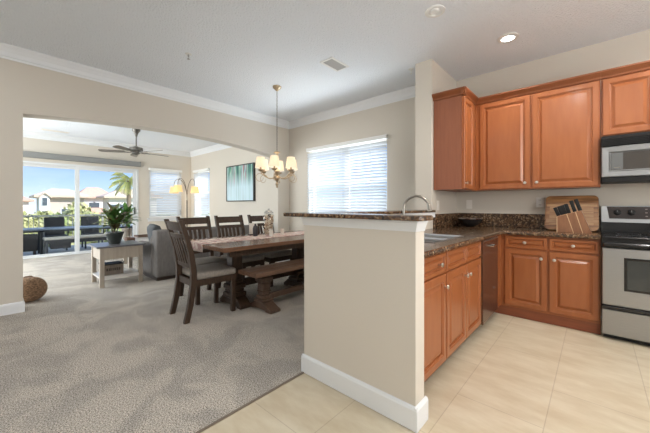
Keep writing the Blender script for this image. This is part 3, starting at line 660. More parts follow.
# ------------------------------------------------------------------ dining set
def make_chair(label):
    t = thing('dining_chair', label, 'chair')
    def post(s):
        pr = [(-.275, 0, .024), (-.235, .18, .025), (-.205, .40, .026), (-.205, .52, .026), (-.235, .72, .024), (-.285, .90, .022), (-.335, 1.05, .020)]
        b = B(); R = []
        for y, z, r in pr:
            cxx = s*(.195+.012*max(0, (z-.45)/.6)); R.append([b.verts.new((cxx+dx*r*.92, y+dy*r*1.1, z)) for dx, dy in ((-1, -1), (1, -1), (1, 1), (-1, 1))])
        for r0, r1 in zip(R, R[1:]):
            for k in range(4): b.faces.new((r0[k], r0[(k+1) % 4], r1[(k+1) % 4], r1[k]))
        b.faces.new(R[0][::-1]); b.faces.new(R[-1]); bmesh.ops.recalc_face_normals(b, faces=b.faces)
        return b
    for s in (-1, 1): obj('rear_leg', post(s), M_DWOOD, t, bevel=.003)
    for s in (-1, 1):
        b = B(); box(b, s*.205-.023, s*.205+.023, .215, .261, 0, .42, bev=.003); obj('front_leg', b, M_DWOOD, t)
    b = B(); box(b, -.182, .182, .228, .25, .355, .42); box(b, -.175, .175, -.215, -.195, .355, .42)
    for s in (-1, 1): box(b, s*.205-.012, s*.205+.012, -.18, .215, .355, .42)
    obj('apron', b, M_DWOOD, t)
    b = B(); vs = box(b, -.232, .232, -.178, .272, .42, .492, bev=.028, seg=3)
    for v in b.verts:
        if v.co.z > .47: v.co.z += .018*(1-(v.co.x/.24)**2)*(1-((v.co.y-.05)/.24)**2)
    obj('seat', b, M_SEAT, t, smooth='all')
    def yb(z): return -.205-.130*max(0, (z-.50)/.55)**1.25
    def rail(z0, z1, th, bow):
        b = B(); n = 8; R = []
        for i in range(n+1):
            x = -.19+.38*i/n; k = (x/.19)**2-1
            R.append([b.verts.new((x, yb(z)+dy+bow*k, z)) for z, dy in ((z0, -th), (z0, th), (z1, th), (z1, -th))])
        for r0, r1 in zip(R, R[1:]):
            for k in range(4): b.faces.new((r0[k], r0[(k+1) % 4], r1[(k+1) % 4], r1[k]))
        b.faces.new(R[0][::-1]); b.faces.new(R[-1]); bmesh.ops.recalc_face_normals(b, faces=b.faces); return b
    obj('top_rail', rail(.94, 1.03, .013, .022), M_DWOOD, t); obj('middle_rail', rail(.862, .905, .011, .022), M_DWOOD, t)
    obj('lower_rail', rail(.545, .59, .011, .008), M_DWOOD, t)
    for i in range(5):
        x = -.125+.0625*i; b = B(); R = []
        for j in range(6):
            z = .585+(.868-.585)*j/5; k = (x/.19)**2-1; bow = .008+.014*j/5
            R.append([b.verts.new((x+dx, yb(z)+dy+bow*k, z)) for dx, dy in ((-.019, -.006), (.019, -.006), (.019, .006), (-.019, .006))])
        for r0, r1 in zip(R, R[1:]):
            for k in range(4): b.faces.new((r0[k], r0[(k+1) % 4], r1[(k+1) % 4], r1[k]))
        b.faces.new(R[0][::-1]); b.faces.new(R[-1]); bmesh.ops.recalc_face_normals(b, faces=b.faces); obj('slat', b, M_DWOOD, t)
    return t
GC = 'slat-back chairs around the dining table'
ch = make_chair('dark slat-back dining chair at the near head of the table, fully visible'); ch['group'] = GC
ch.location = (-3.28, 1.605, 0); ch.rotation_euler = (0, 0, math.radians(-2))
dup(ch, (-3.815, 1.87, 0), -PI/2, 'dark slat-back chair on the far table side, partly behind the head chair', GC)
dup(ch, (-3.80, 2.40, 0), -PI/2, 'dark slat-back chair on the far table side, below the painting', GC)
dup(ch, (-3.80, 2.965, 0), -PI/2, 'dark slat-back chair behind the glass jar of shells', GC)
# table
t = thing('dining_table', 'long dark wood trestle dining table with a thick plank top', 'table', (-3.28, 2.55, 0))
b = B(); X0, X1, Y0, Y1 = -3.80, -2.755, 1.547, 3.55
for i in range(6): box(b, X0+(X1-X0)*i/6+.0008, X0+(X1-X0)*(i+1)/6-.0008, Y0+.13, Y1-.13, .728, .770)
obj('plank_top', b, M_TWOOD, t)
for y0, y1 in ((Y0, Y0+.128), (Y1-.128, Y1)): bx('breadboard_end', M_TWOOD, t, X0, X1, y0, y1, .724, .770, bev=.004)
for x0, x1 in ((X0+.06, X0+.09), (X1-.09, X1-.06)): bx('apron', M_DWOOD, t, x0, x1, Y0+.1, Y1-.1, .66, .724)
for y in (1.975, 3.02):
    b = B(); cx_ = -3.26
    for z0, z1, w in ((.10, .16, .105), (.16, .20, .085), (.20, .26, .10), (.26, .30, .078), (.30, .62, .070), (.62, .66, .09)):
        box(b, cx_-w, cx_+w, y-w, y+w, z0, z1, bev=.012)
    p = obj('pedestal', b, M_DWOOD, t)
    b = B(); prism(b, [(-3.50, 0), (-3.42, 0), (-3.40, .015), (-3.12, .015), (-3.10, 0), (-3.02, 0), (-3.02, .04), (-3.06, .07), (-3.10, .10), (-3.14, .12), (-3.38, .12), (-3.42, .10), (-3.46, .07), (-3.50, .04)], 'Y', y-.07, y+.07); obj('foot', b, M_DWOOD, p, bevel=.006)
    b = B(); prism(b, [(-3.62, .724), (-2.90, .724), (-2.90, .69), (-3.05, .655), (-3.47, .655), (-3.62, .69)], 'Y', y-.05, y+.05); obj('top_brace', b, M_DWOOD, p)
bx('stretcher', M_DWOOD, t, -3.29, -3.23, 2.10, 2.95, .20, .29, bev=.004)
# bench
M_BLEG = mat('bench_leg_wood', (.125, .072, .046), .45, noise=((.075, .043, .028), 9, (7, 7, 1), .3, .7))
t = thing('bench', 'dark wood trestle bench along the near side of the dining table', 'bench', (-2.88, 2.75, 0))
b = B(); X0, X1, Y0, Y1 = -3.06, -2.70, 1.893, 3.60
for i in range(3): box(b, X0+(X1-X0)*i/3+.0008, X0+(X1-X0)*(i+1)/3-.0008, Y0, Y1, .415, .46, bev=.003)
obj('seat', b, M_BWOOD, t)
for y in (2.12, 3.35):
    b = B(); cx_ = -2.87
    for z0, z1, w in ((.09, .12, .085), (.12, .16, .068), (.16, .20, .052), (.20, .22, .062), (.22, .30, .055), (.30, .32, .064), (.32, .375, .075), (.375, .415, .058)):
        box(b, cx_-w, cx_+w, y-w, y+w, z0, z1, bev=.009)
    p = obj('pedestal', b, M_BLEG, t)
    b = B(); prism(b, [(-3.09, 0), (-2.99, 0), (-2.97, .015), (-2.77, .015), (-2.75, 0), (-2.65, 0), (-2.65, .03), (-2.72, .055), (-2.79, .09), (-2.95, .09), (-3.02, .055), (-3.09, .03)], 'Y', y-.07, y+.07); obj('foot', b, M_BLEG, p, bevel=.005)
bx('stretcher', M_BLEG, t, -2.90, -2.84, 2.19, 3.28, .10, .16, bev=.004)
# runner
def runner_mat():
    m = bpy.data.materials.new('patterned_runner'); m.use_nodes = True; t = m.node_tree; b = t.nodes['Principled BSDF']
    co = t.nodes.new('ShaderNodeTexCoord'); v = t.nodes.new('ShaderNodeTexVoronoi'); v.inputs['Scale'].default_value = 16; v.distance = 'MANHATTAN'
    w = t.nodes.new('ShaderNodeTexWave'); w.bands_direction = 'Y'; w.inputs['Scale'].default_value = 3.0; w.inputs['Distortion'].default_value = 2
    r = t.nodes.new('ShaderNodeValToRGB'); e = r.color_ramp.elements; r.color_ramp.interpolation = 'CONSTANT'
    e[0].color = (.50, .19, .15, 1); e[1].position = .13; e[1].color = (.74, .50, .42, 1); a = e.new(.30); a.color = (.84, .72, .63, 1); a = e.new(.8); a.color = (.62, .40, .36, 1)
    mi = t.nodes.new('ShaderNodeMixRGB'); mi.blend_type = 'MULTIPLY'; mi.inputs[0].default_value = .25
    t.links.new(co.outputs['Object'], v.inputs['Vector']); t.links.new(co.outputs['Object'], w.inputs['Vector']); t.links.new(v.outputs['Distance'], r.inputs[0])
    t.links.new(r.outputs[0], mi.inputs['Color1']); t.links.new(w.outputs['Color'], mi.inputs['Color2']); t.links.new(mi.outputs[0], b.inputs['Base Color']); b.inputs['Roughness'].default_value = .95
    return m
t = thing('table_runner', 'pale red patterned runner lying along the table and hanging over its end', 'table runner', (-3.40, 2.5, .771))
b = B(); RX = (-3.61, -3.19)
prism(b, [(1.5385, .705), (1.5415, .705), (1.5425, .7715), (1.56, .7715), (3.5, .7715), (3.5, .7745), (1.55, .7745), (1.5375, .771)], 'X', *RX); obj('cloth', b, runner_mat(), t)
b = B()
for i in range(40):
    x = RX[0]+.005+(RX[1]-RX[0]-.01)*i/39; box(b, x-.002, x+.002, 1.5385, 1.5415, .685, .705)
obj('fringe', b, mat('fringe', (.62, .50, .42), .9), t)
# things on the table
c = thing('glass_jar', 'tall lidded glass jar filled with seashells on the dining table', 'jar', (-3.46, 2.64, .775))
b = B(); prof = [(.06, .776), (.084, .782), (.086, .86), (.086, 1.04), (.080, 1.07), (.062, 1.085)]
lathe(b, prof, (-3.46, 2.64, 0), 24, cap=False); obj('glass_body', b, glass_mat('jar_glass', (.97, .98, .98), .05), c, smooth=True)
b = B(); lathe(b, [(.062, 1.086), (.068, 1.09), (.064, 1.10), (.040, 1.125), (.014, 1.13), (.012, 1.137), (.017, 1.146), (.010, 1.154)], (-3.46, 2.64, 0), 20); obj('lid', b, glass_mat('lid_glass', (.8, .8, .8), .2), c, smooth=True)
rs = random.Random(3); M_SHELL = mat('seashell', (.80, .68, .52), .5, noise=((.40, .22, .11), 22, (1, 1, 1), .45, .62))
b = B()
for i in range(170):
    a, r, z = rs.uniform(0, 2*PI), .064*math.sqrt(rs.random()), rs.uniform(.80, 1.06); s = rs.uniform(.013, .022)
    q = bmesh.ops.create_icosphere(b, subdivisions=1, radius=s); mm = Matrix.Translation((-3.46+r*math.cos(a), 2.64+r*math.sin(a), z)) @ Matrix.Rotation(rs.uniform(0, 3), 4, 'X') @ Matrix.Diagonal((1, .7, .5, 1)); bmesh.ops.transform(b, matrix=mm, verts=q['verts'])
o = obj('shells', b, M_SHELL, c); o['kind'] = 'stuff'
c = thing('vase', 'small dark round-shouldered vase left of the shell jar', 'vase', (-3.50, 2.44, .775))
b = B(); lathe(b, [(.026, .7755), (.032, .78), (.036, .83), (.036, .88), (.028, .91), (.014, .925), (.013, .94), (.016, .945)], (-3.50, 2.44, 0), 18); obj('vase_body', b, mat('dark_ceramic', (.035, .03, .035), .3), c, smooth=True)
c = thing('picture_card', 'upright pale card in a stand on the table left of the jar', 'card', (-3.66, 2.52, .775))
b = B(); box(b, -3.663, -3.657, 2.45, 2.585, .79, .945); obj('card', b, mat('card_paper', (.74, .70, .62), .7), c)
b = B(); box(b, -3.685, -3.635, 2.44, 2.595, .7752, .79, bev=.003); obj('stand', b, M_DWOOD, c)
for i, (x, y, h, lb) in enumerate(((-3.33, 2.58, .095, 'short white candle in front of the shell jar'), (-3.40, 2.84, .085, 'small white candle right of the shell jar'))):
    c = thing('candle', lb, 'candle', (x, y, .775), 'white candles on the table')
    b = B(); lathe(b, [(.026, .7755), (.027, .78), (.027, .775+h-.004), (.022, .775+h), (.006, .775+h-.004)], (x, y, 0), 16); obj('wax', b, mat('white_wax', (.80, .74, .66), .5), c, smooth=True)
    b = B(); tube(b, [(x, y, .775+h-.004), (x+.002, y, .775+h+.012)], .0015, 6); obj('wick', b, M_BLACKP, c)

# chandelier
HX, HY = -3.481, 2.806
c = thing('chandelier', 'six-arm brass chandelier with cream shades above the dining table', 'chandelier', (HX, HY, 1.456))
M_BRASS = mat('antique_brass', (.46, .36, .24), .35, .7); M_CRY = mat('cream_glass', (.62, .56, .46), .2)
b = B(); lathe(b, [(.012, 2.88), (.03, 2.90), (.06, 2.925), (.064, 2.949)], (HX, HY, 0), 20); obj('ceiling_canopy', b, M_BRASS, c, smooth=True)
b = B(); z = 2.885; i = 0
while z > 2.01:
    n = 10; pts = []
    for k in range(n):
        a = 2*PI*k/n; u, w = .007*math.cos(a), .016*math.sin(a)
        pts.append((HX+(u if i % 2 else 0), HY+(0 if i % 2 else u), z-.016+w))
    tube(b, pts+[pts[0]], .0022, 5, cap=False); z -= .026; i += 1
obj('chain', b, mat('chain_bronze', (.16, .13, .10), .45, .5), c, smooth='all')
b = B(); lathe(b, [(.008, 2.01), (.02, 1.995), (.045, 1.985), (.05, 1.975), (.018, 1.965), (.012, 1.94), (.012, 1.74), (.03, 1.73), (.045, 1.70), (.03, 1.66), (.018, 1.64), (.036, 1.62), (.042, 1.59), (.022, 1.56), (.014, 1.54), (.026, 1.52), (.026, 1.505), (.012, 1.49), (.020, 1.475), (.004, 1.456)], (HX, HY, 0), 18); obj('column', b, M_BRASS, c, smooth=True)
M_SHADE = translucent('cream_shade', (.86, .80, .69), (.93, .86, .74), .6, emit=(1, .84, .62), es=.16)
cam_dir = math.atan2(-HY, -HX)     # toward the camera
for k in range(6):
    a = cam_dir+math.radians(-8+60*k); ux, uy = math.cos(a), math.sin(a)
    P = lambda r, z: (HX+ux*r, HY+uy*r, z)
    b = B(); pts = [P(.03, 1.63), P(.07, 1.60), P(.13, 1.595), P(.19, 1.62), P(.235, 1.655), P(.25, 1.69)]; tube(b, pts, .007, 7)
    sc = [P(.262+.056*math.cos(t), 1.60+.056*math.sin(t)) for t in [math.radians(q) for q in range(120, -181, -30)]]
    tube(b, [P(.18, 1.62), P(.21, 1.655)]+sc, [.006, .006]+[.005]*(len(sc)-3)+[.004, .0035, .003], 6); arm = obj('arm', b, M_BRASS, c, smooth='all')
    b = B(); lathe(b, [(.012, 1.685), (.036, 1.695), (.045, 1.712), (.014, 1.716), (.012, 1.76)], P(.25, 0), 14); obj('candle_cup', b, M_BRASS, arm, smooth=True)
    b = B(); lathe(b, [(.078, 1.735), (.072, 1.775), (.056, 1.89)], P(.25, 0), 20, cap=False); obj('lamp_shade', b, M_SHADE, arm, smooth=True)
    b = B(); lathe(b, [(.010, 1.76), (.020, 1.79), (.016, 1.83), (.004, 1.85)], P(.25, 0), 10); obj('bulb', b, mat('warm_bulb', (1, .9, .7), .4, emit=(1, .78, .5), emit_s=2.5), arm, smooth=True)
light('chandelier_glow', 'POINT', (HX, HY, 1.80), 6, (1, .80, .56), shadow_soft_size=.22)

# ------------------------------------------------------------------ ceiling fittings
c = thing('ceiling_light', 'lit white recessed ceiling light over the kitchen floor', 'ceiling light', (-.678, 3.60, ZC))
b = B(); lathe(b, [(.098, ZC-.0005), (.096, ZC-.008), (.070, ZC-.010), (.066, ZC-.004), (.066, ZC-.0005)], (-.678, 3.60, 0), 28); obj('trim_ring', b, M_WHITEP, c, smooth=True)
b = B(); lathe(b, [(.056, ZC-.0115), (.052, ZC-.012), (.01, ZC-.012)], (-.678, 3.60, 0), 24); obj('lens', b, mat('lit_lens', (1, 1, .98), .4, emit=(1, .97, .92), emit_s=14), c)
light('recessed_spot', 'SPOT', (-.678, 3.60, ZC-.02), 45, (1, .92, .80), target=(-.678, 3.60, 0), spot_size=2.2, spot_blend=.6, shadow_soft_size=.05)
c = thing('ceiling_light', 'unlit white eyeball ceiling light above the sink peninsula', 'ceiling light', (-1.073, 2.668, ZC))
b = B(); lathe(b, [(.088, ZC-.0005), (.086, ZC-.010), (.060, ZC-.013), (.056, ZC-.004), (.02, ZC-.004)], (-1.073, 2.668, 0), 28); obj('trim_ring', b, M_WHITEP, c, smooth=True)
b = B(); lathe(b, [(.044, ZC-.004), (.043, ZC-.018), (.034, ZC-.026), (.03, ZC-.022), (.01, ZC-.022)], (-1.068, 2.655, 0), 24); obj('eyeball', b, M_WHITEP, c, smooth=True)
c = thing('ceiling_vent', 'white rectangular air vent in the dining room ceiling', 'vent', (-2.40, 2.84, ZC))
b = B(); x0, x1, y0, y1 = -2.50, -2.298, 2.672, 3.006; t_ = .026
for r in ((x0, x1, y0, y0+t_), (x0, x1, y1-t_, y1), (x0, x0+t_, y0+t_, y1-t_), (x1-t_, x1, y0+t_, y1-t_)): box(b, *r, ZC-.012, ZC-.0005, bev=.002)
obj('frame', b, M_WHITEP, c)
bx('backing', mat('vent_shadow', (.22, .22, .22), .8), c, x0+t_, x1-t_, y0+t_, y1-t_, ZC-.003, ZC-.0005)
b = B()
for i in range(11):
    y = y0+.04+i*.0255; prism(b, [(y, ZC-.003), (y+.012, ZC-.011), (y+.014, ZC-.011), (y+.003, ZC-.003)], 'X', x0+t_, x1-t_)
obj('louvre_slats', b, mat('louvre_grey', (.5, .5, .5), .6), c)
def sprinkler(label, x, y, zc, m=None):
    c = thing('fire_sprinkler', label, 'fire sprinkler', (x, y, zc))
    b = B(); lathe(b, [(.036, zc-.0005), (.034, zc-.005), (.012, zc-.008)], (x, y, 0), 18); obj('flange', b, M_WHITEP, c, smooth=True)
    b = B(); lathe(b, [(.010, zc-.008), (.010, zc-.03), (.006, zc-.032)], (x, y, 0), 10)
    tube(b, [(x-.010, y, zc-.028), (x-.012, y, zc-.045), (x, y, zc-.058)], .003, 6); tube(b, [(x+.010, y, zc-.028), (x+.012, y, zc-.045), (x, y, zc-.058)], .003, 6)
    lathe(b, [(.016, zc-.058), (.016, zc-.061), (.004, zc-.062)], (x, y, 0), 12); obj('sprinkler_head', b, m or mat('sprinkler_metal', (.45, .45, .45), .4, .6), c, smooth=True)
sprinkler('small metal fire sprinkler in the dining ceiling near the arch wall', -3.494, 1.519, ZC)
sprinkler('tiny fire sprinkler in the ceiling beside the wall end', -1.76, 3.60, ZC, M_WHITEP)
c = thing('ceiling_vent', 'faint white air vent in the living room ceiling above the sliding door', 'vent', (-8.9, .95, ZL))
b = B(); box(b, -9.02, -8.84, .70, 1.18, ZL-.008, ZL-.0005, bev=.002); obj('frame', b, M_WHITEP, c)
b = B()
for i in range(5): box(b, -9.00+i*.032, -8.985+i*.032, .73, 1.15, ZL-.011, ZL-.008)
obj('louvre_slats', b, M_LTGREY, c)
# ceiling fan
FX, FY = -7.43, 2.10
c = thing('ceiling_fan', 'five-blade grey-brown ceiling fan in the living room', 'ceiling fan', (FX, FY, 2.3))
M_FAN = mat('fan_metal', (.16, .15, .135), .4, .6); M_BLADE = mat('fan_blade', (.22, .19, .16), .5, noise=((.16, .135, .11), 7, (1, 1, 1), .3, .7))
b = B(); lathe(b, [(.02, 2.70), (.028, 2.74), (.05, 2.79), (.075, 2.82), (.078, 2.8595)], (FX, FY, 0), 22); obj('canopy', b, M_FAN, c, smooth=True)
b = B(); tube(b, [(FX, FY, 2.46), (FX, FY, 2.72)], .013, 10); obj('down_rod', b, M_FAN, c, smooth=True)
b = B(); lathe(b, [(.03, 2.485), (.06, 2.47), (.125, 2.455), (.13, 2.385), (.10, 2.37), (.075, 2.36), (.075, 2.335), (.05, 2.315), (.02, 2.30), (.006, 2.29)], (FX, FY, 0), 26); obj('motor_housing', b, M_FAN, c, smooth=True)
for k in range(5):
    a = math.radians(25+72*k); R3 = Matrix.Translation((FX, FY, 2.36)) @ Matrix.Rotation(a, 4, 'Z')
    b = B(); pts = [(.21, -.05), (.30, -.062), (.60, -.07), (.66, -.062), (.69, -.03), (.69, .03), (.66, .062), (.60, .07), (.30, .062), (.21, .05)]; prism(b, pts, 'Z', -.004, .004)
    bmesh.ops.transform(b, matrix=R3 @ Matrix.Rotation(math.radians(12), 4, 'X'), verts=b.verts); bl = obj('blade', b, M_BLADE, c)
    b = B(); tube(b, [(.07, 0, .0), (.16, 0, -.012), (.23, .0, -.002)], [.014, .010, .012], 8); box(b, .20, .29, -.03, .03, -.011, -.0045); bmesh.ops.transform(b, matrix=R3, verts=b.verts); obj('blade_bracket', b, M_FAN, bl)

# ------------------------------------------------------------------ living room
# painting
def paint_mat():
    m = bpy.data.materials.new('abstract_canvas'); m.use_nodes = True; t = m.node_tree; b = t.nodes['Principled BSDF']
    co = t.nodes.new('ShaderNodeTexCoord'); mp = t.nodes.new('ShaderNodeMapping'); mp.inputs['Scale'].default_value = (8, 1, .35)
    n = t.nodes.new('ShaderNodeTexNoise'); n.inputs['Scale'].default_value = 1.4; n.inputs['Detail'].default_value = 4
    t.links.new(co.outputs['Object'], mp.inputs[0]); t.links.new(mp.outputs[0], n.inputs['Vector'])
    r = t.nodes.new('ShaderNodeValToRGB'); e = r.color_ramp.elements
    e[0].position = .38; e[0].color = (.02, .07, .08, 1); e[1].position = .70; e[1].color = (.55, .68, .68, 1)
    for p, c in ((.43, (.04, .20, .17)), (.47, (.14, .34, .22)), (.51, (.48, .58, .54)), (.55, (.09, .28, .30)), (.60, (.45, .10, .12)), (.64, (.20, .38, .40))): a = e.new(p); a.color = (*c, 1)
    t.links.new(n.outputs['Fac'], r.inputs[0])
    se = t.nodes.new('ShaderNodeSeparateXYZ'); t.links.new(co.outputs['Object'], se.inputs[0])
    mr = t.nodes.new('ShaderNodeMapRange'); mr.inputs['From Min'].default_value = .72; mr.inputs['From Max'].default_value = .36; t.links.new(se.outputs['Z'], mr.inputs['Value'])
    n2 = t.nodes.new('ShaderNodeTexNoise'); n2.inputs['Scale'].default_value = 1.4; n2.inputs['Detail'].default_value = 3
    mp2 = t.nodes.new('ShaderNodeMapping'); mp2.inputs['Scale'].default_value = (7, 1, .6); mp2.inputs['Location'].default_value = (4, 0, 2); t.links.new(co.outputs['Object'], mp2.inputs[0]); t.links.new(mp2.outputs[0], n2.inputs['Vector'])
    ml = t.nodes.new('ShaderNodeMath'); ml.operation = 'MULTIPLY'; t.links.new(mr.outputs[0], ml.inputs[0])
    r3 = t.nodes.new('ShaderNodeValToRGB'); r3.color_ramp.elements[0].position = .30; r3.color_ramp.elements[1].position = .55; r3.color_ramp.elements[0].color = (.5, .5, .5, 1); t.links.new(n2.outputs['Fac'], r3.inputs[0]); t.links.new(r3.outputs[0], ml.inputs[1])
    mi = t.nodes.new('ShaderNodeMixRGB'); mi.inputs['Color2'].default_value = (.55, .70, .76, 1); t.links.new(ml.outputs[0], mi.inputs[0]); t.links.new(r.outputs[0], mi.inputs['Color1']); t.links.new(mi.outputs[0], b.inputs['Base Color'])
    b.inputs['Roughness'].default_value = .5
    return m
c = thing('painting', 'abstract teal, white and red streaked canvas on the living room wall', 'painting', (-6.635, YD, 1.305))
b = B(); box(b, -7.225, -6.035, YD-.045, YD-.004, 1.325, 2.195); obj('canvas', b, paint_mat(), c)
b = B()
for r in ((-7.25, -7.228, 1.302, 2.218), (-6.032, -6.01, 1.302, 2.218)): box(b, r[0], r[1], YD-.055, YD-.001, r[2], r[3])
for z0, z1 in ((1.302, 1.322), (2.198, 2.218)): box(b, -7.228, -6.032, YD-.055, YD-.001, z0, z1)
obj('frame', b, mat('dark_frame', (.03, .03, .03), .4), c)
# sofa
c = thing('sofa', 'long grey fabric sofa with its back toward the dining table', 'sofa', (-5.6, 2.7, 0))
SY = (1.73, 3.72)
bx('plinth', mat('dark_plinth', (.035, .022, .016), .5), c, -6.02, -5.16, SY[0]+.02, SY[1]-.02, 0, .05)
b = B(); box(b, -5.34, -5.14, SY[0]+.0, SY[1], .05, .80, bev=.03, seg=3); obj('back', b, M_SOFA, c, smooth=True)
for y0, y1 in ((SY[0]-.005, SY[0]+.10), (SY[1]-.10, SY[1]+.005)):
    b = B(); prism(b, [(-5.335, .05), (-5.335, .74), (-5.42, .66), (-5.52, .60), (-5.70, .575), (-6.06, .57), (-6.06, .05)], 'Y', y0, y1); obj('arm', b, M_SOFA, c, bevel=.03, smooth=True)
b = B(); box(b, -6.06, -5.335, SY[0]+.102, SY[1]-.102, .05, .28, bev=.01); obj('seat_base', b, M_SOFA, c)
L = (SY[1]-SY[0]-.22)/3
for i in range(3):
    y = SY[0]+.11+L*i
    b = B(); box(b, -6.05, -5.345, y+.003, y+L-.003, .282, .44, bev=.03, seg=3); obj('seat_cushion', b, M_SOFA, c, smooth=True)
    b = B(); box(b, -5.53, -5.345, y+.003, y+L-.003, .442, .79, bev=.05, seg=3); obj('back_cushion', b, M_SOFA, c, smooth=True)
def pillow(name, label, p, w, rz, tilt, m):
    b = B(); n = 10; top = {}; 
    for s in (1, -1):
        for i in range(n+1):
            for j in range(n+1):
                u, v = -1+2*i/n, -1+2*j/n; h = .085*((1-u**4)*(1-v**4))**.45
                top[(s, i, j)] = b.verts.new((u*w*(1-.05*v*v), v*w*(1-.05*u*u), s*h))
        for i in range(n):
            for j in range(n): b.faces.new([top[(s, a_, b_)] for a_, b_ in ((i, j), (i+1, j), (i+1, j+1), (i, j+1))])
    bmesh.ops.remove_doubles(b, verts=b.verts, dist=1e-5); bmesh.ops.recalc_face_normals(b, faces=b.faces)
    bmesh.ops.transform(b, matrix=Matrix.Rotation(rz, 4, 'Z') @ Matrix.Rotation(tilt, 4, 'Y'), verts=b.verts)
    o = obj(name, b, m, smooth='all'); o.location = p; return o
o = pillow('throw_pillow', '', (-5.77, 1.925, .668), .21, math.radians(90), math.radians(80), M_PILLOW); tag(o, 'charcoal throw pillow on the sofa end nearest the small table', 'pillow')
# end table
c = thing('end_table', 'whitewashed wooden end table with slate top beside the sofa', 'end table', (-5.6, 1.31, 0))
b = B(); box(b, -5.93, -5.295, 1.0, 1.63, .575, .60, bev=.004); obj('top', b, M_SLATE, c)
for x in (-5.87, -5.36):
    for y in (1.04, 1.535): bx('leg', M_CREAMW, c, x-.0, x+.055, y, y+.055, 0, .575, bev=.003)
b = B(); box(b, -5.322, -5.308, 1.095, 1.535, .40, .575); box(b, -5.86, -5.846, 1.095, 1.535, .40, .575); box(b, -5.815, -5.36, 1.05, 1.064, .40, .575); box(b, -5.815, -5.36, 1.57, 1.584, .40, .575); obj('apron', b, M_CREAMW, c)
b = B(); box(b, -5.815, -5.36, 1.045, 1.585, .125, .15); box(b, -5.322, -5.308, 1.095, 1.535, .11, .15); box(b, -5.86, -5.846, 1.095, 1.535, .11, .15); obj('shelf', b, mat('pale_shelf', (.62, .59, .55), .3), c)
c = thing('crate', 'small greyed wooden crate with black handles on the end table shelf', 'crate', (-5.55, 1.24, .15))
M_CRATE = mat('greyed_wood', (.20, .165, .13), .8, noise=((.13, .105, .085), 8, (6, 6, 1), .3, .7))
b = B(); x0, x1, y0, y1 = -5.66, -5.42, 1.10, 1.36; z0, z1 = .151, .315
for r in ((x0, x1, y0, y1, z0, z0+.012), (x0, x0+.012, y0, y1, z0+.012, z1), (x1-.012, x1, y0, y1, z0+.012, z1), (x0+.012, x1-.012, y0, y0+.012, z0+.012, z1), (x0+.012, x1-.012, y1-.012, y1, z0+.012, z1)): box(b, *r)
obj('box', b, M_CRATE, c)
b = B(); rs = random.Random(2); y = y0+.04
while y < y1-.05:
    w_ = rs.uniform(.012, .024); box(b, x1, x1+.0012, y, y+w_, .215, .255); y += w_+.007
obj('stencil_marks', b, mat('stencil_dark', (.05, .038, .03), .8), c)
for y in (y0, y1):
    b = B(); s = 1 if y == y1 else -1; tube(b, [(x0+.06, y+s*.004, .30), (x0+.06, y+s*.02, .325), (x1-.06, y+s*.02, .325), (x1-.06, y+s*.004, .30)], .007, 6); obj('handle', b, M_BLACKP, c)
b = B(); box(b, x0-.002, x1+.002, y0-.002, y1+.002, z1-.012, z1); obj('dark_rim', b, M_BLACKP, c)
# plants
M_LEAFG = mat('croton_green', (.055, .13, .03), .4, noise=((.12, .042, .025), 9, (1, 1, 1), .46, .64))
M_LEAFB = mat('bright_leaf', (.10, .22, .05), .4, noise=((.05, .13, .03), 9, (1, 1, 1), .4, .6))
def plant(name, label, x, y, z, pot_prof, pot_m, canes, seed, scale, leafs, m):
    rs = random.Random(seed); c = thing(name, label, 'plant', (x, y, z))
    b = B(); lathe(b, [(r, z+h) for r, h in pot_prof], (x, y, 0), 22); bmesh.ops.recalc_face_normals(b, faces=b.faces); obj('pot', b, pot_m, c, smooth=True)
    top = max(h for r, h in pot_prof); rr = max(r for r, h in pot_prof)*.8
    b = B(); lathe(b, [(rr, z+top-.035), (rr*.5, z+top-.028), (.004, z+top-.026)], (x, y, 0), 16); obj('soil', b, mat('soil', (.03, .02, .015), .95), c)
    bs = B(); bl = B()
    for (dx, dy, h) in canes:
        p0 = Vector((x+dx*.3, y+dy*.3, z+top-.03)); p1 = Vector((x+dx, y+dy, z+top+h))
        tube(bs, [p0, (p0+p1)/2+Vector((0, 0, .01)), p1], [.009, .008, .006], 6)
        for i in range(leafs):
            t = .45+.55*i/leafs; q = p0.lerp(p1, t); a = i*2.4+rs.uniform(-.3, .3); el = .45+.9*(i/leafs)**1.3+rs.uniform(-.2, .2)
            leaf(bl, q, (math.cos(a)*math.cos(el), math.sin(a)*math.cos(el), math.sin(el)), scale*rs.uniform(.75, 1.1), scale*rs.uniform(.24, .34), .85)
    obj('stems', bs, mat('stem_brown', (.10, .075, .045), .7), c); obj('foliage', bl, m, c, smooth='all')
    return c
plant('potted_plant', 'dark red-green leafy plant in a black pot on the end table', -5.60, 1.285, .6005, [(.070, 0), (.076, .004), (.116, .155), (.124, .162), (.124, .185), (.112, .185)], mat('dark_pot', (.030, .036, .032), .45), [(-.03, -.06, .22), (.02, .07, .19), (.05, -.02, .13), (0, 0, .27)], 5, .27, 12, M_LEAFG)
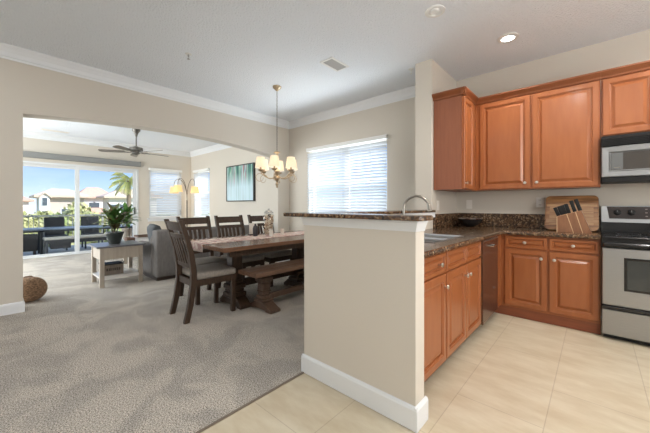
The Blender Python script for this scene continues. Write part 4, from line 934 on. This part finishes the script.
# coffee table
c = thing('coffee_table', 'low pale coffee table between the sofa and the sliding door', 'coffee table', (-7.7, 2.2, 0))
b = B(); box(b, -8.3, -7.1, 1.75, 2.68, .42, .45, bev=.004); obj('top', b, mat('pale_top', (.52, .50, .49), .3), c)
for x in (-8.25, -7.21):
    for y in (1.80, 2.57): bx('leg', M_CREAMW, c, x, x+.06, y, y+.06, 0, .42)
b = B(); box(b, -8.19, -7.21, 1.81, 1.83, .34, .42); box(b, -8.19, -7.21, 2.60, 2.62, .34, .42); obj('apron', b, M_CREAMW, c)
plant('potted_plant', 'bright green leafy plant in a taupe pot behind the dark-potted plant', -7.75, 2.0, .4505, [(.065, 0), (.07, .004), (.095, .22), (.10, .225), (.10, .24), (.09, .24)], mat('taupe_pot', (.25, .22, .19), .6), [(-.02, .03, .30), (.05, -.02, .36), (-.04, -.05, .22)], 9, .30, 17, M_LEAFB)
c = thing('wooden_box', 'small brown wooden box on the near edge of the coffee table', 'box', (-7.35, 1.95, .45))
b = B(); box(b, -7.45, -7.25, 1.88, 2.03, .4505, .50, bev=.003); obj('box_body', b, mat('box_brown', (.13, .07, .045), .5), c)
b = B(); box(b, -7.453, -7.247, 1.877, 2.033, .5005, .515, bev=.003); obj('lid', b, mat('box_lid', (.17, .09, .06), .5), c)
c = thing('tray', 'flat brown tray on the far end of the coffee table', 'tray', (-8.05, 2.45, .45))
b = B(); box(b, -8.22, -7.9, 2.27, 2.62, .4505, .458); obj('tray_base', b, mat('tray_brown', (.16, .10, .07), .5), c)
b = B(); box(b, -8.22, -8.21, 2.27, 2.62, .458, .49); box(b, -7.91, -7.9, 2.27, 2.62, .458, .49); box(b, -8.21, -7.91, 2.27, 2.28, .458, .49); box(b, -8.21, -7.91, 2.61, 2.62, .458, .49); obj('tray_rim', b, mat('tray_brown', (.16, .10, .07), .5), c)
# floor lamp
LX, LY = -8.84, 3.80
c = thing('floor_lamp', 'arched three-shade floor lamp in the living room corner', 'floor lamp', (LX, LY, 0))
M_LAMP = mat('lamp_bronze', (.06, .045, .035), .4, .6); M_LSH = translucent('lamp_shade_cloth', (.80, .64, .42), (.86, .66, .38), .6, emit=(1, .62, .26), es=.25)
b = B(); lathe(b, [(.15, 0), (.15, .02), (.13, .03), (.02, .04)], (LX, LY, 0), 24); obj('base', b, M_LAMP, c, smooth=True)
b = B(); tube(b, [(LX, LY, .03), (LX, LY, 1.35)], .016, 10); obj('pole', b, M_LAMP, c, smooth=True)
ru = Vector((.7427, .6697, 0)); rf = Vector((-.6697, .7427, 0))
for s, f_, zt in ((-.42, .08, 1.66), (-.17, -.20, 1.69), (.22, .02, 1.66)):
    off = ru*s+rf*f_; b = B(); pts = []
    for i in range(13):
        t = i/12; w0, w1, w2, w3 = (1-t)**3, 3*t*(1-t)**2, 3*t*t*(1-t), t**3
        h = w2+w3; pts.append((LX+off.x*h, LY+off.y*h, w0*1.34+w1*2.06+w2*2.10+w3*(zt+.12)))
    tube(b, pts, .007, 7); arm = obj('arm', b, M_LAMP, c, smooth='all')
    ex, ey, ez = pts[-1]
    b = B(); lathe(b, [(.125, zt-.10), (.092, zt+.09)], (ex, ey, 0), 22, cap=False); obj('lamp_shade', b, M_LSH, arm, smooth=True)
    b = B(); tube(b, [(ex, ey, ez), (ex, ey, zt+.04)], .006, 6); obj('socket_stem', b, M_LAMP, arm)
    b = B(); lathe(b, [(.012, zt+.04), (.03, zt), (.02, zt-.04), (.004, zt-.05)], (ex, ey, 0), 12); obj('bulb', b, mat('warm_bulb2', (1, .85, .6), .4, emit=(1, .70, .38), emit_s=4), arm, smooth=True)
light('floor_lamp_glow', 'POINT', (LX+.05, LY-.05, 1.52), 6, (1, .74, .42), shadow_soft_size=.2)
# woven pouf
c = thing('woven_pouf', 'round brown woven pouf on the carpet behind the arch wall corner', 'pouf', (-5.26, .30, 0))
b = B(); pr = []
for i in range(41):
    a = -PI/2+PI*i/40; r = max(.01, .178*math.cos(a)**.8+.004*math.sin(i*PI/1.0+.5*PI)*(1 if 2 < i < 38 else 0)); pr.append((r, .15+.15*math.sin(a)))
lathe(b, pr, (-5.26, .30, 0), 36); obj('woven_body', b, mat('rattan', (.34, .205, .115), .75, noise=((.11, .06, .03), 45, (1, 1, 3), .42, .6), bump=(90, .9, .012)), c, smooth='all')
b = B(); tube(b, [(-5.26, .34, .298), (-5.26, .33, .312), (-5.26, .27, .312), (-5.26, .26, .298)], .008, 6); obj('top_loop', b, mat('rattan_dark', (.16, .09, .05), .8), c)

# ------------------------------------------------------------------ balcony and beyond
ZB = -.06
b = B(); box(b, -12.35, -9.62, -2.5, 5.0, ZB-.25, ZB); struct('floor_balcony', b, mat('balcony_concrete', (.62, .60, .57), .9, noise=((.56, .54, .51), 3, (1, 1, 1), .3, .7)))
b = B(); box(b, -12.35, -9.62, -2.5, 5.0, 2.75, 2.9); struct('ceiling_balcony', b, M_TRIM)
c = thing('balcony_railing', 'white metal balcony railing with thin vertical balusters', 'railing', (-12.2, 1.2, ZB))
M_RAIL = mat('railing_paint', (.50, .49, .46), .5)
b = B(); box(b, -12.235, -12.165, -2.4, 4.9, .86, .91, bev=.006); obj('top_rail', b, M_RAIL, c)
b = B(); box(b, -12.225, -12.175, -2.4, 4.9, .03, .07); obj('bottom_rail', b, M_RAIL, c)
n = 66
for i in range(n+1):
    y = -2.38+7.26*i/n; w = .026 if i % 22 == 0 else .008
    b = B(); box(b, -12.2-w, -12.2+w, y-w, y+w, ZB if w > .02 else .07, .86); obj('post' if w > .02 else 'baluster', b, M_RAIL, c)
# outdoor furniture
M_OT = mat('outdoor_top', (.20, .25, .33), .3); M_OF = mat('outdoor_frame', (.05, .055, .065), .5)
c = thing('outdoor_table', 'long blue-grey outdoor table on the balcony', 'table', (-10.6, 1.7, ZB))
bx('top', M_OT, c, -10.95, -10.22, .15, 3.1, .575, .615, bev=.004)
for x in (-10.90, -10.33):
    for y in (.80, 2.95): bx('leg', M_OF, c, x, x+.06, y, y+.06, ZB, .575)
bx('apron', M_OF, c, -10.9, -10.27, .2, 3.05, .53, .575)
c = thing('outdoor_bench', 'dark outdoor bench with beige cushion just outside the sliding door', 'bench', (-9.93, 1.55, ZB))
bx('frame', M_WICKER, c, -10.12, -9.72, .84, 2.35, .27, .36)
for x in (-10.11, -9.77):
    for y in (.85, 2.30): bx('leg', M_OF, c, x, x+.045, y, y+.045, ZB, .27)
bx('leg_brace', M_WICKER, c, -10.08, -9.76, .95, 1.32, .14, .27)
b = B(); box(b, -10.13, -9.71, .83, 2.36, .361, .415, bev=.018, seg=2); obj('cushion', b, mat('outdoor_cushion', (.36, .34, .31), .9), c, smooth=True)
def wicker_chair(label):
    t = thing('outdoor_chair', label, 'chair', (0, 0, 0), 'wicker chairs around the outdoor table')
    b = B(); box(b, -.22, .22, -.04, .0+.02, .40, .93, bev=.02, seg=2); bmesh.ops.transform(b, matrix=Matrix.Translation((0, -.22, 0)) @ Matrix.Rotation(.1, 4, 'X'), verts=b.verts); obj('backrest', b, M_WICKER, t)
    b = B(); box(b, -.24, .24, -.22, .26, .36, .42, bev=.015); obj('seat', b, M_WICKER, t)
    for x in (-.22, .18):
        for y in (-.24, .21): b = B(); box(b, x, x+.04, y, y+.04, 0, .37); obj('leg', b, M_OF, t)
    for s in (-1, 1):
        b = B(); tube(b, [(s*.23, .22, .41), (s*.24, .2, .60), (s*.24, -.05, .63), (s*.225, -.25, .64)], .016, 6); obj('armrest', b, M_WICKER, t)
    return t
w = wicker_chair('dark wicker chair behind the outdoor table, left door panel'); w.location = (-11.28, 1.20, ZB); w.rotation_euler = (0, 0, -PI/2)
dup(w, (-11.28, 2.02, ZB), -PI/2, 'dark wicker chair behind the outdoor table, right of the door post', 'wicker chairs around the outdoor table')
t = thing('outdoor_armchair', 'rounded dark wicker armchair at the left end of the outdoor table', 'armchair', (-10.15, .42, ZB))
b = B(); box(b, -10.05, -9.98, .12, .74, .10, .52, bev=.034, seg=3); obj('backrest', b, M_WICKER, t, smooth=True)
b = B(); box(b, -10.18, -10.06, .15, .71, .10, .34, bev=.01); obj('seat', b, M_WICKER, t)
for y in (.14, .66): b = B(); box(b, -10.03, -9.985, y, y+.05, ZB, .115); obj('leg', b, M_OF, t)
for y in (.14, .66): b = B(); box(b, -10.17, -10.125, y, y+.05, ZB, .115); obj('leg', b, M_OF, t)
# ground and houses
b = B(); box(b, -160, -12.6, -90, 140, -3.3, -3.2); struct('ground_lawn', b, mat('lawn', (.36, .40, .20), .95, noise=((.46, .47, .26), .6, (1, 1, 1), .4, .6)))
M_STUC = mat('pale_stucco', (.84, .80, .74), .9); M_STUG = mat('tan_stucco', (.60, .52, .46), .9); M_HW = mat('house_window', (.10, .12, .14), .2)
M_RP = mat('pink_roof', (.74, .47, .35), .9, noise=((.66, .41, .31), 2, (1, 6, 1), .4, .6)); M_RT = mat('tan_roof', (.74, .58, .45), .9, noise=((.66, .51, .40), 2, (1, 6, 1), .4, .6))
def house(label, x, y0, y1, depth, ze, zr, wm, rm, wins, gable=None, lower=None):
    c = thing('house', label, 'house', (x-depth/2, (y0+y1)/2, -3.2))
    bx('walls', wm, c, x-depth, x, y0, y1, -3.2, ze)
    b = B(); o_ = .6; R = [(x+o_, y0-o_), (x+o_, y1+o_), (x-depth-o_, y1+o_), (x-depth-o_, y0-o_)]; h = min(depth, y1-y0)/2*.55
    lo = [b.verts.new((*p, ze)) for p in R]; lo2 = [b.verts.new((*p, ze-.22)) for p in R]
    q = min((y1-y0)*.30, depth/2); r0 = b.verts.new((x-depth/2, y0+q, zr)); r1 = b.verts.new((x-depth/2, y1-q, zr))
    for f_ in ((lo[0], lo[1], r1, r0), (lo[1], lo[2], r1), (lo[2], lo[3], r0, r1), (lo[3], lo[0], r0), lo2[::-1]): b.faces.new(f_)
    for k in range(4): b.faces.new((lo2[k], lo2[(k+1) % 4], lo[(k+1) % 4], lo[k]))
    bmesh.ops.recalc_face_normals(b, faces=b.faces); obj('roof', b, rm, c)
    for (wy, wz, ww, wh) in wins:
        f_ = bx('window', M_TRIM, c, x, x+.06, wy-ww/2-.1, wy+ww/2+.1, wz-.1, wz+wh+.1); bx('pane', M_HW, f_, x+.06, x+.09, wy-ww/2, wy+ww/2, wz, wz+wh)
    if gable:
        gy0, gy1, gz, gw = gable
        ym = (gy0+gy1)/2
        b = B(); prism(b, [(gy0, -3.2), (gy1, -3.2), (gy1, gz), (ym, gz+.38), (gy0, gz)], 'X', x, x+1.5); obj('gable_bay', b, M_STUC, c)
        b = B(); prism(b, [(gy0-.15, gz-.10), (ym, gz+.40), (gy1+.15, gz-.10), (gy1+.15, gz), (ym, gz+.52), (gy0-.15, gz)], 'X', x-1, x+1.7); obj('gable_roof', b, rm, c)
        f_ = bx('window', M_TRIM, c, x+1.5, x+1.56, ym-gw/2-.06, ym+gw/2+.06, gz-.9, gz+.0); bx('pane', M_HW, f_, x+1.56, x+1.6, ym-gw/2, ym+gw/2, gz-.84, gz-.06)
    if lower:
        ly0, ly1, lz = lower
        b = B(); prism(b, [(x, lz+.7), (x+1.8, lz), (x+1.8, lz-.2), (x, lz-.2)], 'Y', ly0, ly1); obj('porch_roof', b, rm, c)
        bx('porch_wall', M_STUC, c, x, x+1.5, ly0+.2, ly1-.2, -3.2, lz-.2)
        f_ = bx('window', M_TRIM, c, x+1.5, x+1.55, (ly0+ly1)/2-.8, (ly0+ly1)/2+.8, lz-1.7, lz-.5); bx('pane', M_HW, f_, x+1.55, x+1.58, (ly0+ly1)/2-.7, (ly0+ly1)/2+.7, lz-1.6, lz-.6)
house('distant house with salmon tile roof at the far left beyond the balcony', -62, -4.0, 3.6, 9, 2.0, 3.4, M_STUC, M_RP, [(.6, .2, .8, 1.3), (2.4, .2, .8, 1.3)], lower=(-1, 3.2, -.3))
house('distant tan house with white gable seen through the left door panel', -44, 3.5, 7.1, 5, 2.3, 3.15, M_STUG, M_RT, [(5.4, -.3, .5, 1.1), (6.5, .1, .5, 1.1)], gable=(3.25, 4.05, 2.05, .36))
house('distant white house with tan roof right of the door post', -54, 8.3, 12.0, 4, 2.45, 3.9, M_STUC, M_RP, [(9.6, .8, .6, .8), (10.2, .8, .6, .8), (11.6, .6, .5, 1)], lower=(8.6, 10.9, .2))
house('distant white house with tan roof, partly behind the palm tree', -43, 9.3, 14.5, 3, 2.3, 3.3, M_STUC, M_RT, [(9.7, .7, .6, .6), (10.7, .5, .6, .8), (12.0, .5, .6, .8)])
# shrubs and palm
def leafball(bm, p, r, n, s, rs):
    for i in range(n):
        d_ = Vector((rs.gauss(0, 1), rs.gauss(0, 1), rs.gauss(0, 1))).normalized()*rs.uniform(.55, 1.0); q = Vector(p)+Vector((d_.x*r[0], d_.y*r[1], d_.z*r[2]))
        u = Vector((rs.gauss(0, 1), rs.gauss(0, 1), rs.gauss(0, 1))).normalized(); w_ = u.cross(d_+Vector((.01, .02, .03))).normalized(); k = s*rs.uniform(.6, 1.3)
        bm.faces.new([bm.verts.new(q+u*k), bm.verts.new(q+w_*k*.5), bm.verts.new(q-u*k), bm.verts.new(q-w_*k*.5)])
GREENS = [mat('shrub_olive', (.42, .44, .18), .8, noise=((.56, .53, .28), 2, (1, 1, 1), .4, .6)), mat('shrub_green', (.28, .35, .13), .8, noise=((.44, .47, .22), 2, (1, 1, 1), .4, .6)), mat('shrub_yellow', (.58, .55, .28), .8, noise=((.42, .44, .18), 2, (1, 1, 1), .4, .6))]
def shrub(label, x, y, ztop, rr, k, seed, n=900):
    rs = random.Random(seed); c = thing('shrub', label, 'shrub', (x, y, -3.2), 'garden shrubs beyond the balcony railing')
    h = ztop+3.2; b = B(); leafball(b, (x, y, -3.2+h*.55), (rr, rr, h*.47), n, .22, rs); leafball(b, (x, y+rr*.4, -3.2+h*.75), (rr*.7, rr*.7, h*.25), n//3, .2, rs); o = obj('foliage', b, GREENS[k], c)
    b = B(); tube(b, [(x, y, -3.2), (x, y, -3.2+h*.5)], .09, 6); obj('stem', b, mat('stem_brown', (.10, .075, .045), .7), c)
SH = [(-30, 1.2, .75, .9, 2, 'yellow-green shrub at the left edge of the sliding door view'), (-36, 2.9, .75, .9, 0, 'low olive shrub below the salmon-roofed house'), (-30, 3.3, .55, .7, 1, 'green shrub below the white gable'),
      (-36, 5.2, 1.55, 1.15, 0, 'tall olive shrub in front of the tan house'), (-24, 3.45, .35, .5, 2, 'yellowish shrub just left of the door post'), (-30, 5.15, .75, .8, 0, 'olive shrub just right of the door post'),
      (-38, 8.2, .9, 1.0, 2, 'yellow-green shrub below the white house with tan roof'), (-28, 6.5, .35, .7, 1, 'green shrub behind the end table plant'), (-33, 8.7, .95, 1.0, 0, 'olive shrub beside the palm trunk')]
for i, (x, y, zt, rr, k, lb) in enumerate(SH): shrub(lb, x, y, zt, rr, k, 20+i)
c = thing('palm_tree', 'yellow-green palm tree at the right side of the sliding door view', 'palm tree', (-20.6, 5.5, -3.2))
b = B(); tube(b, [(-20.6, 5.5, -3.2), (-20.55, 5.45, 0), (-20.6, 5.42, 2.65)], [.16, .13, .11], 10); obj('trunk', b, mat('palm_trunk', (.22, .17, .12), .9), c)
rs = random.Random(11); b = B()
for i in range(34):
    a = i*2.399; el = rs.uniform(-.6, .9); d0 = Vector((math.cos(a)*math.cos(el), math.sin(a)*math.cos(el), math.sin(el))); p = Vector((-20.6, 5.42, 2.65)); L = rs.uniform(.9, 1.25); dd = d0.copy(); side = d0.cross(Vector((0, 0, 1))).normalized(); N = 11; pts = []
    for j in range(N):
        pts.append(p.copy()); p = p+dd*(L/N); dd = (dd+Vector((0, 0, -.13))).normalized()
    tube(b, pts, .012, 4)
    for j, q in enumerate(pts[2:]):
        for s in (-1, 1):
            dv = (side*s*.9+dd*.5+Vector((0, 0, -.35))).normalized(); k = .34*(1-abs(j/N-.4)); w_ = d0*.034
            b.faces.new([b.verts.new(q-w_), b.verts.new(q+w_), b.verts.new(q+dv*k+w_*.2), b.verts.new(q+dv*k-w_*.2)])
obj('fronds', b, mat('palm_frond', (.62, .58, .24), .7, noise=((.40, .44, .14), 3, (1, 1, 1), .4, .6)), c)
